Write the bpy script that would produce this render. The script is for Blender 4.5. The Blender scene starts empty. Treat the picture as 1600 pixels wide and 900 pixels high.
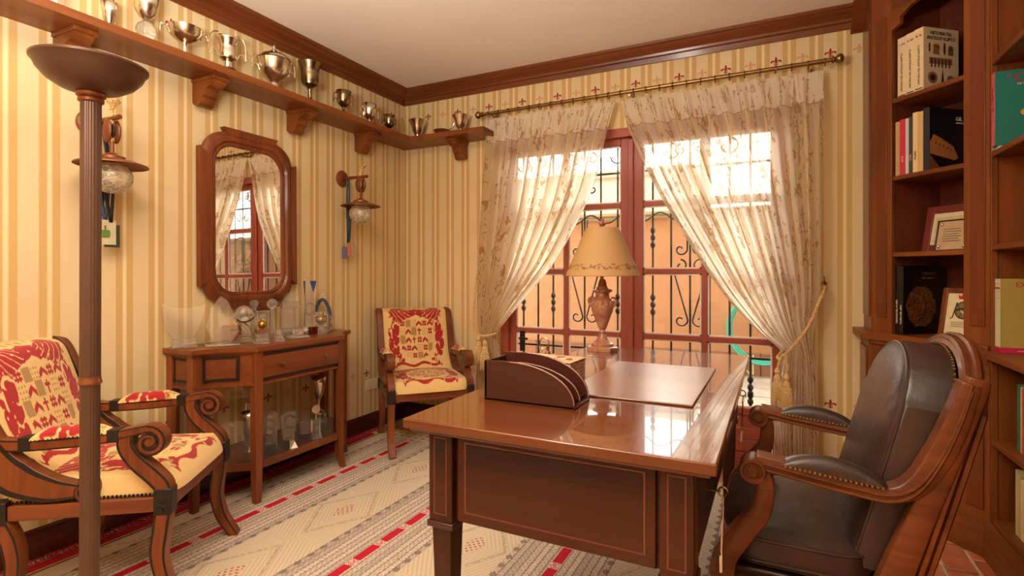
import bpy, math, random
import numpy as np
from mathutils import Vector, Matrix, Euler
random.seed(7); rng = np.random.default_rng(5)
SC = bpy.context.scene; COL = SC.collection
PI = math.pi
def lin(r, g, b):
    f = lambda c: (c/255/12.92) if c/255 <= .04045 else ((c/255+.055)/1.055)**2.4
    return (f(r), f(g), f(b), 1)
# ---------------------------------------------------------------- camera
cd = bpy.data.cameras.new('camera'); cam = bpy.data.objects.new('camera', cd); COL.objects.link(cam)
cd.sensor_width = 36; cd.sensor_fit = 'HORIZONTAL'; cd.lens = 36*829/1600
cd.shift_y = -22/1600; cd.clip_start = .02
cam.location = (2.736, -3.531, 1.17)
cam.rotation_euler = (math.radians(90), 0, math.radians(26.31))
SC.camera = cam
# ---------------------------------------------------------------- sky, sun, lamps, added fill, exposure
w = bpy.data.worlds.new('world'); SC.world = w; w.use_nodes = True
bg = w.node_tree.nodes['Background']; bg.inputs[0].default_value = (1, .975, .92, 1); bg.inputs[1].default_value = 10.5
def light(kind, name, loc, energy, color, rot=(0, 0, 0), **kw):
    l = bpy.data.lights.new(name, kind); l.energy = energy; l.color = color
    for k, v in kw.items(): setattr(l, k, v)
    o = bpy.data.objects.new(name, l); COL.objects.link(o); o.location = loc; o.rotation_euler = rot
    return o
light('POINT', 'chandelier_light', (1.75, -3.75, 1.95), 54, (1, .93, .82), shadow_soft_size=.16)
light('AREA', 'ceiling_light', (2.2, -3.1, 2.6), 12, (1, .93, .85), (0, 0, 0), shape='DISK', size=1.1)
light('AREA', 'ceiling_fill', (1.6, -3.25, 1.75), 150, (1, .94, .86), (PI, 0, 0), shape='DISK', size=.5)  # added fill aimed upward to brighten the ceiling; no lamp stands here
SC.view_settings.view_transform = 'Standard'; SC.view_settings.look = 'None'
SC.view_settings.gamma = 1; SC.view_settings.use_curve_mapping = False
SC.view_settings.exposure = -0.2
# ---------------------------------------------------------------- node expressions
class X:
    def __init__(s, nt, v): s.nt, s.v = nt, v
    def m(s, op, *a):
        n = s.nt.nodes.new('ShaderNodeMath'); n.operation = op
        for i, x in enumerate((s,)+a):
            x = x.v if isinstance(x, X) else x
            if isinstance(x, (int, float)): n.inputs[i].default_value = x
            else: s.nt.links.new(x, n.inputs[i])
        return X(s.nt, n.outputs[0])
    def __add__(s, o): return s.m('ADD', o)
    __radd__ = __add__
    def __sub__(s, o): return s.m('SUBTRACT', o)
    def __rsub__(s, o): return (s*-1)+o
    def __mul__(s, o): return s.m('MULTIPLY', o)
    __rmul__ = __mul__
    def __truediv__(s, o): return s.m('DIVIDE', o)
    def fr(s): return s.m('FRACT')
    def fl(s): return s.m('FLOOR')
    def ab(s): return s.m('ABSOLUTE')
    def sin(s): return s.m('SINE')
    def mn(s, o): return s.m('MINIMUM', o)
    def mx(s, o): return s.m('MAXIMUM', o)
    def lt(s, o): return s.m('LESS_THAN', o)
    def gt(s, o): return s.m('GREATER_THAN', o)
    def inv(s): return 1-s
    def clamp(s): n = s.m('ADD', 0); n.v.node.use_clamp = True; return n
    def ss(s, a, b):
        n = s.nt.nodes.new('ShaderNodeMapRange'); n.interpolation_type = 'SMOOTHSTEP'
        s.nt.links.new(s.v, n.inputs[0]); n.inputs[1].default_value = a; n.inputs[2].default_value = b
        return X(s.nt, n.outputs[0])
class Mt:
    def __init__(s, name):
        s.m = bpy.data.materials.new(name); s.m.use_nodes = True; s.nt = s.m.node_tree
        s.b = s.nt.nodes['Principled BSDF']; s.out = s.nt.nodes['Material Output']
        s.tc = s.nt.nodes.new('ShaderNodeTexCoord')
    def new(s, t): return s.nt.nodes.new(t)
    def link(s, a, b):
        if isinstance(a, X): a = a.v
        s.nt.links.new(a, b)
    def xyz(s, src='Object'):
        n = s.new('ShaderNodeSeparateXYZ'); s.link(s.tc.outputs[src], n.inputs[0])
        return [X(s.nt, n.outputs[i]) for i in range(3)]
    def noise(s, scale=5, detail=4, stretch=(1, 1, 1), rough=.5, dist=0, src='Object'):
        mp = s.new('ShaderNodeMapping'); s.link(s.tc.outputs[src], mp.inputs[0]); mp.inputs['Scale'].default_value = stretch
        n = s.new('ShaderNodeTexNoise'); s.link(mp.outputs[0], n.inputs['Vector'])
        n.inputs['Scale'].default_value = scale; n.inputs['Detail'].default_value = detail
        n.inputs['Roughness'].default_value = rough; n.inputs['Distortion'].default_value = dist
        return X(s.nt, n.outputs['Fac'])
    def vor(s, scale, stretch=(1, 1, 1), src='Object', feature='F1'):
        mp = s.new('ShaderNodeMapping'); s.link(s.tc.outputs[src], mp.inputs[0]); mp.inputs['Scale'].default_value = stretch
        n = s.new('ShaderNodeTexVoronoi'); n.feature = feature; s.link(mp.outputs[0], n.inputs['Vector']); n.inputs['Scale'].default_value = scale
        return n
    def ramp(s, fac, stops):
        n = s.new('ShaderNodeValToRGB'); s.link(fac, n.inputs[0]); r = n.color_ramp
        while len(r.elements) < len(stops): r.elements.new(.5)
        for e, (p, c) in zip(r.elements, stops): e.position = p; e.color = c
        return n.outputs[0]
    def mix(s, fac, a, b):
        n = s.new('ShaderNodeMix'); n.data_type = 'RGBA'
        if isinstance(fac, (int, float)): n.inputs[0].default_value = fac
        else: s.link(fac, n.inputs[0])
        for i, c in ((6, a), (7, b)):
            if isinstance(c, tuple): n.inputs[i].default_value = c
            else: s.link(c, n.inputs[i])
        return n.outputs[2]
    def set(s, col=None, rough=.5, metal=0, coat=0, coatr=.05, spec=.5, trans=0, ior=1.5, sheen=0):
        b = s.b.inputs
        if col is not None:
            if isinstance(col, tuple): b['Base Color'].default_value = col
            else: s.link(col, b['Base Color'])
        if isinstance(rough, X): s.link(rough, b['Roughness'])
        else: b['Roughness'].default_value = rough
        b['Metallic'].default_value = metal; b['Coat Weight'].default_value = coat; b['Coat Roughness'].default_value = coatr
        b['Specular IOR Level'].default_value = spec; b['Transmission Weight'].default_value = trans; b['IOR'].default_value = ior
        b['Sheen Weight'].default_value = sheen
        return s
    def bump(s, h, strength=.3, dist=.002):
        n = s.new('ShaderNodeBump'); s.link(h, n.inputs['Height']); n.inputs['Strength'].default_value = strength
        n.inputs['Distance'].default_value = dist; s.link(n.outputs[0], s.b.inputs['Normal']); return s
def wood(name, dark, light_, axis='z', rough=.35, coat=.3, scale=9, coatr=.12, contrast=1):
    M = Mt(name); st = {'x': (.12, 1, 1), 'y': (1, .12, 1), 'z': (1, 1, .12)}[axis]
    n = M.noise(scale, 5, st, .6, .6); n2 = M.noise(scale*9, 3, tuple(v if v == 1 else .04 for v in st), .6)
    f = (n-.5)*1.15+.5+(n2-.5)*.4
    c = M.ramp(f, [(.5-.22/contrast, dark), (.5+.24/contrast, light_)])
    M.set(c, rough, coat=coat*.8, coatr=coatr, spec=.3); M.bump(n2, .06, .001); return M.m
def plain(name, c, rough=.5, metal=0, coat=0, noise=.08, nscale=30, **k):
    M = Mt(name); n = M.noise(nscale, 3)
    d = tuple(x*(1-noise) for x in c[:3])+(1,); l = tuple(min(1, x*(1+noise)) for x in c[:3])+(1,)
    M.set(M.ramp(n, [(.3, d), (.7, l)]), rough, metal, coat, **k); return M.m
W = {}
D1, L1 = lin(112, 50, 22), lin(166, 84, 42)
for ax in 'xyz':
    W['case'+ax] = wood('cherry_'+ax, lin(98, 49, 18), lin(142, 78, 30), ax, .4, .15, 7)
    W['trim'+ax] = wood('mahogany_trim_'+ax, lin(86, 40, 14), lin(126, 63, 24), ax, .34, .35, 7, contrast=.8)
    W['base'+ax] = wood('dark_baseboard_'+ax, lin(58, 22, 12), lin(84, 36, 20), ax, .4, .3, 7)
    W['cons'+ax] = wood('console_wood_'+ax, lin(94, 45, 19), lin(136, 72, 31), ax, .36, .25, 7)
    W['desk'+ax] = wood('desk_mahogany_'+ax, lin(42, 17, 5), lin(82, 36, 11), ax, .38, .1, 5, .07, contrast=.9)
    W['chair'+ax] = wood('chair_walnut_'+ax, lin(88, 40, 16), lin(134, 70, 32), ax, .38, .2, 10)
W['desktop'] = wood('desk_top_polish', lin(74, 34, 11), lin(116, 60, 22), 'x', .2, 1.0, 4, .025, contrast=.9)
W['rack'] = wood('dark_rack_wood', lin(48, 20, 14), lin(74, 32, 22), 'x', .35, .5, 8)
W['bergere'] = wood('bergere_wood', lin(66, 30, 13), lin(116, 60, 26), 'x', .36, .3, 11)
W['window'] = wood('window_paint', lin(150, 70, 52), lin(162, 80, 60), 'z', .4, .3, 9)
ebony = plain('ebony_stringing', lin(26, 12, 6), .45)
bronze = plain('bronze_paint', lin(98, 68, 52), .36, .4, nscale=8)
brass = plain('aged_brass', lin(150, 118, 74), .3, .95)
silver = plain('silver_plate', lin(232, 222, 200), .2, 1.0, noise=.04)
silver2 = plain('tarnished_silver', lin(150, 132, 104), .22, 1.0, noise=.12)
copper = plain('antique_copper', lin(136, 80, 48), .38, .6)
iron = plain('wrought_iron', lin(30, 24, 20), .5, .3)
black = plain('black_plastic', lin(18, 15, 14), .3)
ceilm = plain('ceiling_paint', lin(238, 226, 210), .8, noise=.02, nscale=3)
white = plain('white_porcelain', lin(228, 222, 208), .3)
redm = plain('red_glass_paint', lin(150, 20, 26), .2, coat=.5)
bluem = plain('blue_grey_enamel', lin(74, 86, 108), .35)
goldm = plain('gold_metal', lin(208, 160, 60), .25, 1)
leather = Mt('dark_brown_leather'); _n = leather.noise(7, 5, dist=1.4); _n2 = leather.noise(160, 2)
leather.set(leather.ramp(_n, [(.3, lin(38, 22, 15)), (.7, lin(56, 35, 25))]), .4, coat=.25, coatr=.3, spec=.5).bump(_n*1.0+_n2*.04, .6, .011); leather = leather.m
leather2 = Mt('blotter_leather'); _n = leather2.noise(4, 4, (.3, 1, 1)); leather2.set(leather2.ramp(_n, [(.3, lin(120, 82, 62)), (.7, lin(146, 104, 80))]), .3, coat=.6, coatr=.22).bump(leather2.noise(200), .1); leather2 = leather2.m
def glassm(name, c=(1, 1, 1, 1), rough=.0, ior=1.5):
    M = Mt(name); M.nt.nodes.remove(M.b); g = M.new('ShaderNodeBsdfGlass'); g.inputs['Color'].default_value = c
    g.inputs['Roughness'].default_value = rough; g.inputs['IOR'].default_value = ior
    d = M.new('ShaderNodeBsdfPrincipled'); d.inputs['Base Color'].default_value = (.93, .9, .84, 1); d.inputs['Roughness'].default_value = .12
    mx = M.new('ShaderNodeMixShader'); mx.inputs[0].default_value = .10; M.link(g.outputs[0], mx.inputs[1]); M.link(d.outputs[0], mx.inputs[2])
    M.link(mx.outputs[0], M.out.inputs[0]); return M.m
crystal = glassm('clear_crystal', (.99, .97, .93, 1))
frost = glassm('etched_glass', (.98, .95, .9, 1), .25)
greenglass = glassm('green_glass', (.55, .85, .68, 1))
def thin(name, tint=(1, 1, 1, 1), refl=.09, milk=0):
    M = Mt(name); M.nt.nodes.remove(M.b); t = M.new('ShaderNodeBsdfTransparent'); t.inputs[0].default_value = tint
    g = M.new('ShaderNodeBsdfGlossy'); g.inputs['Roughness'].default_value = .01
    mx = M.new('ShaderNodeMixShader'); lw = M.new('ShaderNodeLayerWeight'); lw.inputs[0].default_value = .25
    f = X(M.nt, lw.outputs['Fresnel']); M.link(f*.8+refl*.4, mx.inputs[0]); M.link(t.outputs[0], mx.inputs[1]); M.link(g.outputs[0], mx.inputs[2])
    if milk:
        d = M.new('ShaderNodeBsdfDiffuse'); d.inputs[0].default_value = (.85, .76, .6, 1); m3 = M.new('ShaderNodeMixShader')
        v = M.vor(38, feature='DISTANCE_TO_EDGE'); e = X(M.nt, v.outputs['Distance']).lt(.05); M.link(e*.3+milk, m3.inputs[0]); M.link(mx.outputs[0], m3.inputs[1]); M.link(d.outputs[0], m3.inputs[2]); mx = m3
    M.link(mx.outputs[0], M.out.inputs[0]); return M.m
pane_m = thin('window_glass', (.98, .99, .98, 1), .04); case_glass = thin('display_glass', (.96, .93, .9, 1), .12)
globe_m = thin('crackle_glass', (.97, .94, .88, 1), .15, .22)
mirror_m = Mt('mirror_silver').set((.93, .9, .84, 1), .004, 1).m
# ---------------------------------------------------------------- mesh builder
class MB:
    def __init__(s): s.v = []; s.f = []; s.mi = []; s.sm = []
    def add(s, vs, fs, mi=0, smooth=False, M=None):
        b = len(s.v)
        s.v += [tuple(M @ Vector(p)) if M else tuple(p) for p in vs]
        for k, f in enumerate(fs):
            s.f.append(tuple(i+b for i in f)); s.mi.append(mi[k] if isinstance(mi, list) else mi); s.sm.append(smooth)
        return s
    def box(s, x0, x1, y0, y1, z0, z1, mi=0, M=None):
        vs = [(x, y, z) for z in (z0, z1) for y in (y0, y1) for x in (x0, x1)]
        return s.add(vs, [(0, 2, 3, 1), (4, 5, 7, 6), (0, 1, 5, 4), (2, 6, 7, 3), (0, 4, 6, 2), (1, 3, 7, 5)], mi, False, M)
    def taper(s, c0, h0, c1, h1, mi=0):   # box between two rectangles
        vs = [(c[0]+a*h[0], c[1]+b*h[1], c[2]) for c, h in ((c0, h0), (c1, h1)) for b in (-1, 1) for a in (-1, 1)]
        return s.add(vs, [(0, 2, 3, 1), (4, 5, 7, 6), (0, 1, 5, 4), (2, 6, 7, 3), (0, 4, 6, 2), (1, 3, 7, 5)], mi)
    def prism(s, poly, ax, a0, a1, mi=0, M=None, smooth=False):
        n = len(poly)
        def P(p, a): return {'x': (a, p[0], p[1]), 'y': (p[0], a, p[1]), 'z': (p[0], p[1], a)}[ax]
        vs = [P(p, a0) for p in poly]+[P(p, a1) for p in poly]
        s.add(vs, [tuple(range(n))[::-1], tuple(range(n, 2*n))], mi, False, M)
        return s.add(vs, [(i, (i+1) % n, n+(i+1) % n, n+i) for i in range(n)], mi, smooth, M)
    def lathe(s, prof, c=(0, 0, 0), seg=20, mi=0, M=None, cap=True, sy=1, smooth=True):
        n = len(prof); vs = []
        for r, z in prof:
            for k in range(seg):
                a = 2*PI*k/seg; vs.append((c[0]+r*math.cos(a), c[1]+r*math.sin(a)*sy, c[2]+z))
        fs = [(i*seg+k, i*seg+(k+1) % seg, (i+1)*seg+(k+1) % seg, (i+1)*seg+k) for i in range(n-1) for k in range(seg)]
        s.add(vs, fs, mi, smooth, M)
        if cap:
            if prof[0][0] > 1e-4: s.add(vs[:seg], [tuple(range(seg))[::-1]], mi, False, M)
            if prof[-1][0] > 1e-4: s.add(vs[-seg:], [tuple(range(seg))], mi, False, M)
        return s
    def sphere(s, c, r, seg=16, rings=10, mi=0, M=None):
        rr = r if isinstance(r, tuple) else (r, r, r)
        vs = []; 
        for i in range(rings+1):
            t = PI*i/rings
            for k in range(seg):
                a = 2*PI*k/seg; vs.append((c[0]+rr[0]*math.sin(t)*math.cos(a), c[1]+rr[1]*math.sin(t)*math.sin(a), c[2]-rr[2]*math.cos(t)))
        fs = [(i*seg+k, i*seg+(k+1) % seg, (i+1)*seg+(k+1) % seg, (i+1)*seg+k) for i in range(rings) for k in range(seg)]
        return s.add(vs, fs, mi, True, M)
    def tube(s, pts, r, seg=8, mi=0, closed=False, M=None):
        pts = [Vector(p) for p in pts]; n = len(pts); vs = []
        up = Vector((0, 0, 1)); prev = None
        for i, p in enumerate(pts):
            a = pts[(i-1) % n] if (closed or i) else p; b = pts[(i+1) % n] if (closed or i < n-1) else p
            t = (b-a).normalized() if (b-a).length > 1e-9 else Vector((0, 0, 1))
            if prev is None: u = t.orthogonal().normalized()
            else: u = (prev-t*prev.dot(t)); u = u.normalized() if u.length > 1e-6 else t.orthogonal().normalized()
            prev = u; w_ = t.cross(u); rr = r[i] if isinstance(r, (list, tuple)) else r
            for k in range(seg):
                g = 2*PI*k/seg; vs.append(tuple(p+u*rr*math.cos(g)+w_*rr*math.sin(g)))
        m = n if closed else n-1
        fs = [(i*seg+k, i*seg+(k+1) % seg, ((i+1) % n)*seg+(k+1) % seg, ((i+1) % n)*seg+k) for i in range(m) for k in range(seg)]
        s.add(vs, fs, mi, True, M)
        if not closed: s.add(vs[:seg], [tuple(range(seg))[::-1]], mi, False, M); s.add(vs[-seg:], [tuple(range(seg))], mi, False, M)
        return s
    def ribbon(s, path, wd, y0, y1, mid=0, edge=1, ef=.17, bulge=0):
        """path in x,z; width wd across; depth y0..y1; edges of the broad faces take material 'edge'"""
        n = len(path); w_ = [wd[i*(len(wd)-1)//max(1, n-1)] if False else np.interp(i/(n-1), np.linspace(0, 1, len(wd)), wd) for i in range(n)] if isinstance(wd, (list, tuple)) else [wd]*n
        offs = [-.5, -.5+ef, .5-ef, .5]; vs = []
        for i, p in enumerate(path):
            a = path[max(0, i-1)]; b = path[min(n-1, i+1)]; t = Vector((b[0]-a[0], b[1]-a[1])); t.normalize(); nn = (-t[1], t[0])
            for y in (y0, y1):
                for k, o in enumerate(offs):
                    dy = 0 if k in (0, 3) else bulge*(1 if y == max(y0, y1) else -1)
                    vs.append((p[0]+nn[0]*o*w_[i], y+dy, p[1]+nn[1]*o*w_[i]))
        fs = []; mi = []
        for i in range(n-1):
            b = i*8; c = b+8
            for k in range(3):
                m_ = mid if k == 1 else edge
                fs.append((b+k, b+k+1, c+k+1, c+k)); mi.append(m_)
                fs.append((b+4+k, c+4+k, c+5+k, b+5+k)); mi.append(m_)
            fs.append((b, c, c+4, b+4)); mi.append(mid); fs.append((b+3, b+7, c+7, c+3)); mi.append(mid)
        e = (n-1)*8
        fs += [(0, 4, 5, 1), (1, 5, 6, 2), (2, 6, 7, 3), (e, e+1, e+5, e+4), (e+1, e+2, e+6, e+5), (e+2, e+3, e+7, e+6)]; mi += [edge]*6
        return s.add(vs, fs, mi, False)
    def grid(s, fn, nu, nv, mi=0, smooth=True, closeu=False):
        vs = [fn(i/nu, j/nv) for j in range(nv+1) for i in range(nu+1)]
        fs = [(j*(nu+1)+i, j*(nu+1)+i+1, (j+1)*(nu+1)+i+1, (j+1)*(nu+1)+i) for j in range(nv) for i in range(nu)]
        return s.add(vs, fs, mi, smooth)
    def build(s, name, mats, parent=None, bevel=0, label=None, seg=2, kind=None, loc=None, solid=0):
        me = bpy.data.meshes.new(name); me.from_pydata(s.v, [], s.f)
        mats = mats if isinstance(mats, (list, tuple)) else [mats]
        for m in mats: me.materials.append(m)
        me.polygons.foreach_set('material_index', s.mi); me.polygons.foreach_set('use_smooth', [True]*len(s.f)); me.update(); me.set_sharp_from_angle(angle=.62)
        o = bpy.data.objects.new(name, me); COL.objects.link(o)
        if parent: o.parent = parent
        if loc: o.location = loc
        if bevel:
            b = o.modifiers.new('b', 'BEVEL'); b.width = bevel; b.segments = seg; b.limit_method = 'ANGLE'; b.angle_limit = .7
        if solid:
            b = o.modifiers.new('s', 'SOLIDIFY'); b.thickness = solid; b.offset = 0
        if label: o['label'] = label
        if kind: o['kind'] = kind
        return o
def spl(pts, n=8):   # Catmull-Rom
    P = [Vector(p) for p in pts]; P = [P[0]*2-P[1]]+P+[P[-1]*2-P[-2]]; out = []
    for i in range(1, len(P)-2):
        for k in range(n):
            t = k/n; a, b, c, d = P[i-1:i+3]
            out.append(.5*((2*b)+(-a+c)*t+(2*a-5*b+4*c-d)*t*t+(-a+3*b-3*c+d)*t**3))
    out.append(P[-2]); return [tuple(p) for p in out]
def thing(name, label, cat, loc=(0, 0, 0), rz=0, group=None, rot=None):
    o = bpy.data.objects.new(name, None); COL.objects.link(o); o.location = loc
    o.rotation_euler = rot or (0, 0, rz); o.empty_display_size = .05
    return tag(o, label, cat, group)
def tag(o, label, cat, group=None):
    o['label'] = label; o['category'] = cat
    if group: o['group'] = group
    return o
def struct(o): o['kind'] = 'structure'; return o
def dup(root, loc=None, rz=None, label=None):
    c = root.copy(); COL.objects.link(c)
    if loc is not None: c.location = loc
    if rz is not None: c.rotation_euler = (0, 0, rz)
    if label: c['label'] = label
    def rec(a, b):
        for ch in list(a.children):
            k = ch.copy(); COL.objects.link(k); k.parent = b; rec(ch, k)
    rec(root, c); return c
def text(name, body, size, parent, org, right, up, mat, ext=.0006, align='LEFT', sx=1):
    cu = bpy.data.curves.new(name, 'FONT'); cu.body = body; cu.size = size; cu.extrude = ext; cu.align_x = align; cu.resolution_u = 3
    t = bpy.data.objects.new('t', cu); COL.objects.link(t)
    bpy.context.view_layer.update()
    me = bpy.data.meshes.new_from_object(t.evaluated_get(bpy.context.evaluated_depsgraph_get()))
    bpy.data.objects.remove(t); me.name = name
    me.materials.clear(); me.materials.append(mat)
    r = Vector(right).normalized(); u = Vector(up).normalized(); n = r.cross(u)
    me.transform(Matrix(((r[0]*sx, u[0], n[0], org[0]), (r[1]*sx, u[1], n[1], org[1]), (r[2]*sx, u[2], n[2], org[2]), (0, 0, 0, 1))))
    o = bpy.data.objects.new(name, me); COL.objects.link(o)
    if parent: o.parent = parent
    return o
# ================================================================ ROOM SHELL
def wallpaper(name, ax, off, per):
    M = Mt(name); c = M.xyz(); u = c[ax]; z = c[2]
    q = (u-off)/per+.5; p = q.fr()-.5; k = q.fl(); a = p.ab()
    gold = a.ss(.235, .25)*(1-a.ss(.425, .44))
    rib = ((u*1400).sin()*.5+.5)
    nz = M.noise(2.2, 3)
    base = M.ramp(nz, [(.3, lin(214, 190, 144)), (.75, lin(223, 200, 156))])
    bands = M.mix(rib*.25, lin(204, 168, 110), lin(194, 154, 94))
    col = M.mix(gold, base, bands)
    col = M.mix(a.ss(.455, .47)*.5, col, lin(244, 220, 165))
    X_ = p*per; dark = (k*.5).fr().gt(.25)
    def ell(z0, cx, cz, rx, rz, sh=0):
        dx = X_.ab()-cx; dz = z-z0-cz
        dx2 = dx-dz*sh
        e = (dx2*dx2)/(rx*rx)+(dz*dz)/(rz*rz); return e.lt(1)
    fl = None
    for z0 in (2.435, .425):
        for e in ((0, .010, .0062, .017, 0), (.0165, .0035, .0115, .0045, 0), (.0255, -.002, .0042, .0065, 0), (0, -.006, .0135, .0028, 0), (0, -.016, .0036, .012, 0), (.008, -.017, .0055, .0028, 0)):
            m_ = ell(z0, *e); fl = m_ if fl is None else fl.mx(m_)
    red = M.mix(dark, lin(205, 128, 86), lin(152, 36, 36))
    col = M.mix(fl*(dark*.3+.7), col, red)
    M.set(col, .75, spec=.25).bump(rib, .05, .0005); return M.m
wpl = wallpaper('wallpaper_left', 1, -.31, .1435); wpb = wallpaper('wallpaper_back', 0, .795-.1393, .1393)
RH = 2.65
struct(MB().box(-.15, 0, -5.5, .2, -.05, RH+.15).build('wall_left', wpl))
struct(MB().box(0, .93, 0, .2, -.05, RH+.15).box(2.80, 3.9, 0, .2, -.05, RH+.15).box(.93, 2.80, 0, .2, 2.12, RH+.15).build('wall_back', wpb))
struct(MB().box(-3, 8, .1, .3, RH+.15, 6.2).box(-3, -.15, .1, .3, -.1, RH+.2).box(4.0, 8, .1, .3, -.1, RH+.2).build('wall_facade_shade', plain('facade_render', lin(150, 122, 96), .9)))  # unseen upper storey added to shade the garden wall outside
struct(MB().box(3.88, 4.0, -5.5, .2, -.05, RH+.15).build('wall_right', wpl))
struct(MB().box(-.15, 4.0, -5.65, -5.5, -.05, RH+.15).build('wall_rear', wpb))
struct(MB().box(-.15, 4.0, -5.65, .6, RH, RH+.15).build('ceiling', ceilm))
tile_c = []
for i, (a, b) in enumerate([((176, 98, 62), (204, 128, 86)), ((190, 118, 78), (212, 146, 104)), ((160, 84, 54), (186, 106, 70))]):
    M = Mt('terracotta_%s' % 'abc'[i]); n = M.noise(14, 5); M.set(M.ramp(n, [(.3, lin(*a)), (.7, lin(*b))]), .45, coat=.15, coatr=.3).bump(n, .2, .002); tile_c.append(M.m)
grout = plain('grout', lin(212, 186, 150), .9)
fl_ = Mt('floor_tile_field'); c = fl_.xyz(); gx = ((c[0]-3.34)/.12).fr(); gy = ((c[1])/.25).fr()
g = (gx-.5).ab().gt(.445).mx((gy-.5).ab().gt(.475)); n = fl_.noise(4, 4)
fl_.set(fl_.mix(g, fl_.ramp(n, [(.35, lin(150, 74, 46)), (.65, lin(186, 106, 70))]), lin(200, 170, 132)), .5)
floor = struct(MB().box(-.15, 4.0, -5.65, .2, -.1, -.008).build('floor', [grout, fl_.m]))
struct(MB().box(0, 3.9, -5.5, -2.65, -.008, -.001).build('floor_field', fl_.m, floor)); floor.children[0].pop('kind')
floor.children[0]['kind'] = 'stuff'; floor.children[0].name = 'floor_tile_field'
tm = {}
for i in range(3):
    t = MB().box(-.054, .054, -.118, .118, -.008, 0).build('floor_tile', tile_c[i], floor, .003); tm[i] = t.data; bpy.data.objects.remove(t)
nt_ = 0
for ix in range(-28, 3):
    for iy in range(0, 12):
        x = 3.40+ix*.12; y = -.125-iy*.25-(.0 if ix % 2 else .125)
        if x < .06 or x > 3.6: continue
        if not (x > 2.5 and y > -2.75 or y > -.5): continue
        me = tm[random.choice([0, 0, 1, 2])]; o = bpy.data.objects.new('floor_tile', me); COL.objects.link(o); o.parent = floor
        o.location = (x, y, random.uniform(-.0008, .0004)); b = o.modifiers.new('b', 'BEVEL'); b.width = .003; b.segments = 1; nt_ += 1
# crown moulding profiles: (distance from wall, z)
cp = [(0, 2.55), (.012, 2.55), (.016, 2.565), (.02, 2.58), (.034, 2.585), (.038, 2.598), (.06, 2.606), (.082, 2.622), (.088, 2.632), (.108, 2.636), (.115, 2.65), (0, 2.65)]
def mitre(name, prof, left_y0, mat_l, mat_b, x1, nm='trim'):
    n = len(prof); b = MB()
    vs = [(d, left_y0, z) for d, z in prof]+[(d, -d, z) for d, z in prof]
    b.add(vs, [(i, (i+1) % n, n+(i+1) % n, n+i) for i in range(n)]+[tuple(range(n))], 0)
    L = struct(b.build(nm[0], mat_l))
    b = MB(); vs = [(d, -d, z) for d, z in prof]+[(x1, -d, z) for d, z in prof]
    b.add(vs, [(i, (i+1) % n, n+(i+1) % n, n+i) for i in range(n)]+[tuple(range(n, 2*n))], 0)
    B = struct(b.build(nm[1], mat_b)); return L, B
mitre('crown', cp, -5.5, W['trimy'], W['trimx'], 3.16, nm=('trim_1', 'trim_2'))
bp = [(0, 0), (.02, 0), (.02, .092), (.014, .105), (.016, .112), (.006, .12), (0, .12)]
mitre('base', bp, -5.5, W['basey'], W['basex'], .90, nm=('baseboard_left', 'baseboard_back'))
b = MB(); b.prism([(-d, z) for d, z in bp][::-1], 'x', 2.83, 3.16); struct(b.build('baseboard_right', W['basex']))
# crown return onto bookcase
struct(MB().prism([(-d, z) for d, z in [(0, 2.52), (.015, 2.52), (.05, 2.56), (.09, 2.6), (.14, 2.65), (0, 2.65)]][::-1], 'x', 3.12, 3.19).build('trim_3', W['trimx'], bevel=.003))
# wall socket
t = thing('wall_socket', 'cream plastic wall socket low on the left wall beside the corner armchair', 'socket', (0, -.39, .335))
MB().box(0, .008, -.075, .075, -.04, .04).build('face_plate', plain('cream_plastic', lin(232, 215, 180), .4), t, .003)
for s in (-1, 1): MB().box(.008, .011, -.028+s*.036, .028+s*.036, -.028, .028).build('outlet', plain('cream_plastic_b', lin(222, 204, 168), .4), t, .002)
# ================================================================ FRENCH WINDOW
win = struct(MB().box(.90, .96, -.01, .10, 0, 2.15).box(2.77, 2.83, -.01, .10, 0, 2.15).box(.96, 2.77, -.01, .10, 2.09, 2.15).box(.90, 2.83, .0, .2, -.01, .03).build('window_1', W['window'], bevel=.004))
rows = [.344, .755, 1.187, 1.637, 2.043]
gasket = plain('pale_glazing_bead', lin(222, 204, 192), .4)
for (a, b_, inner) in ((.96, 1.868, 1.80), (1.872, 2.77, 1.95)):
    x0, x1 = (a+.045, inner) if a < 1 else (inner, b_-.045)
    lf = MB().box(a, x0, .03, .08, .03, 2.09).box(x1, b_, .03, .08, .03, 2.09).box(x0, x1, .03, .08, 2.043, 2.09).box(x0, x1, .03, .08, .30, .344).box(x0, x1, .03, .08, .03, .07).build('casement', W['window'], win, .004)
    xm = (x0+x1)/2
    MB().box(xm-.018, xm+.018, .035, .075, .344, 2.043).build('muntin', W['window'], lf, .003)
    for z in rows[1:4]: MB().box(x0, x1, .036, .074, z-.016, z+.016).build('muntin', W['window'], lf, .003)
    for i in range(4):
        z0, z1 = rows[i]+(.016 if i else 0), rows[i+1]-(.016 if i < 3 else 0)
        for (p, q) in ((x0, xm-.018), (xm+.018, x1)):
            MB().box(p, q, .053, .057, z0, z1).build('pane', pane_m, lf)
            m_ = MB()
            for e in ((p, p+.01, z0, z1), (q-.01, q, z0, z1), (p, q, z0, z0+.01), (p, q, z1-.01, z1)): m_.box(e[0], e[1], .045, .052, e[2], e[3])
            m_.build('glazing_bead', gasket, lf)
    for k in range(3):
        z0 = .07+k*.0767; MB().box(x0+.002, x1-.002, .04, .07, z0+.002, z0+.0747).build('panel_board', W['window'], lf, .004)
MB().box(1.85, 1.89, .012, .03, .05, 2.08).build('meeting_stile', W['window'], win, .006)
hd = MB().box(1.045, 1.085, .018, .03, .60, .75).tube([(1.065, .02, .7), (1.065, -.03, .7), (1.13, -.035, .7)], .009).build('door_handle', iron, win, .003)
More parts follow.
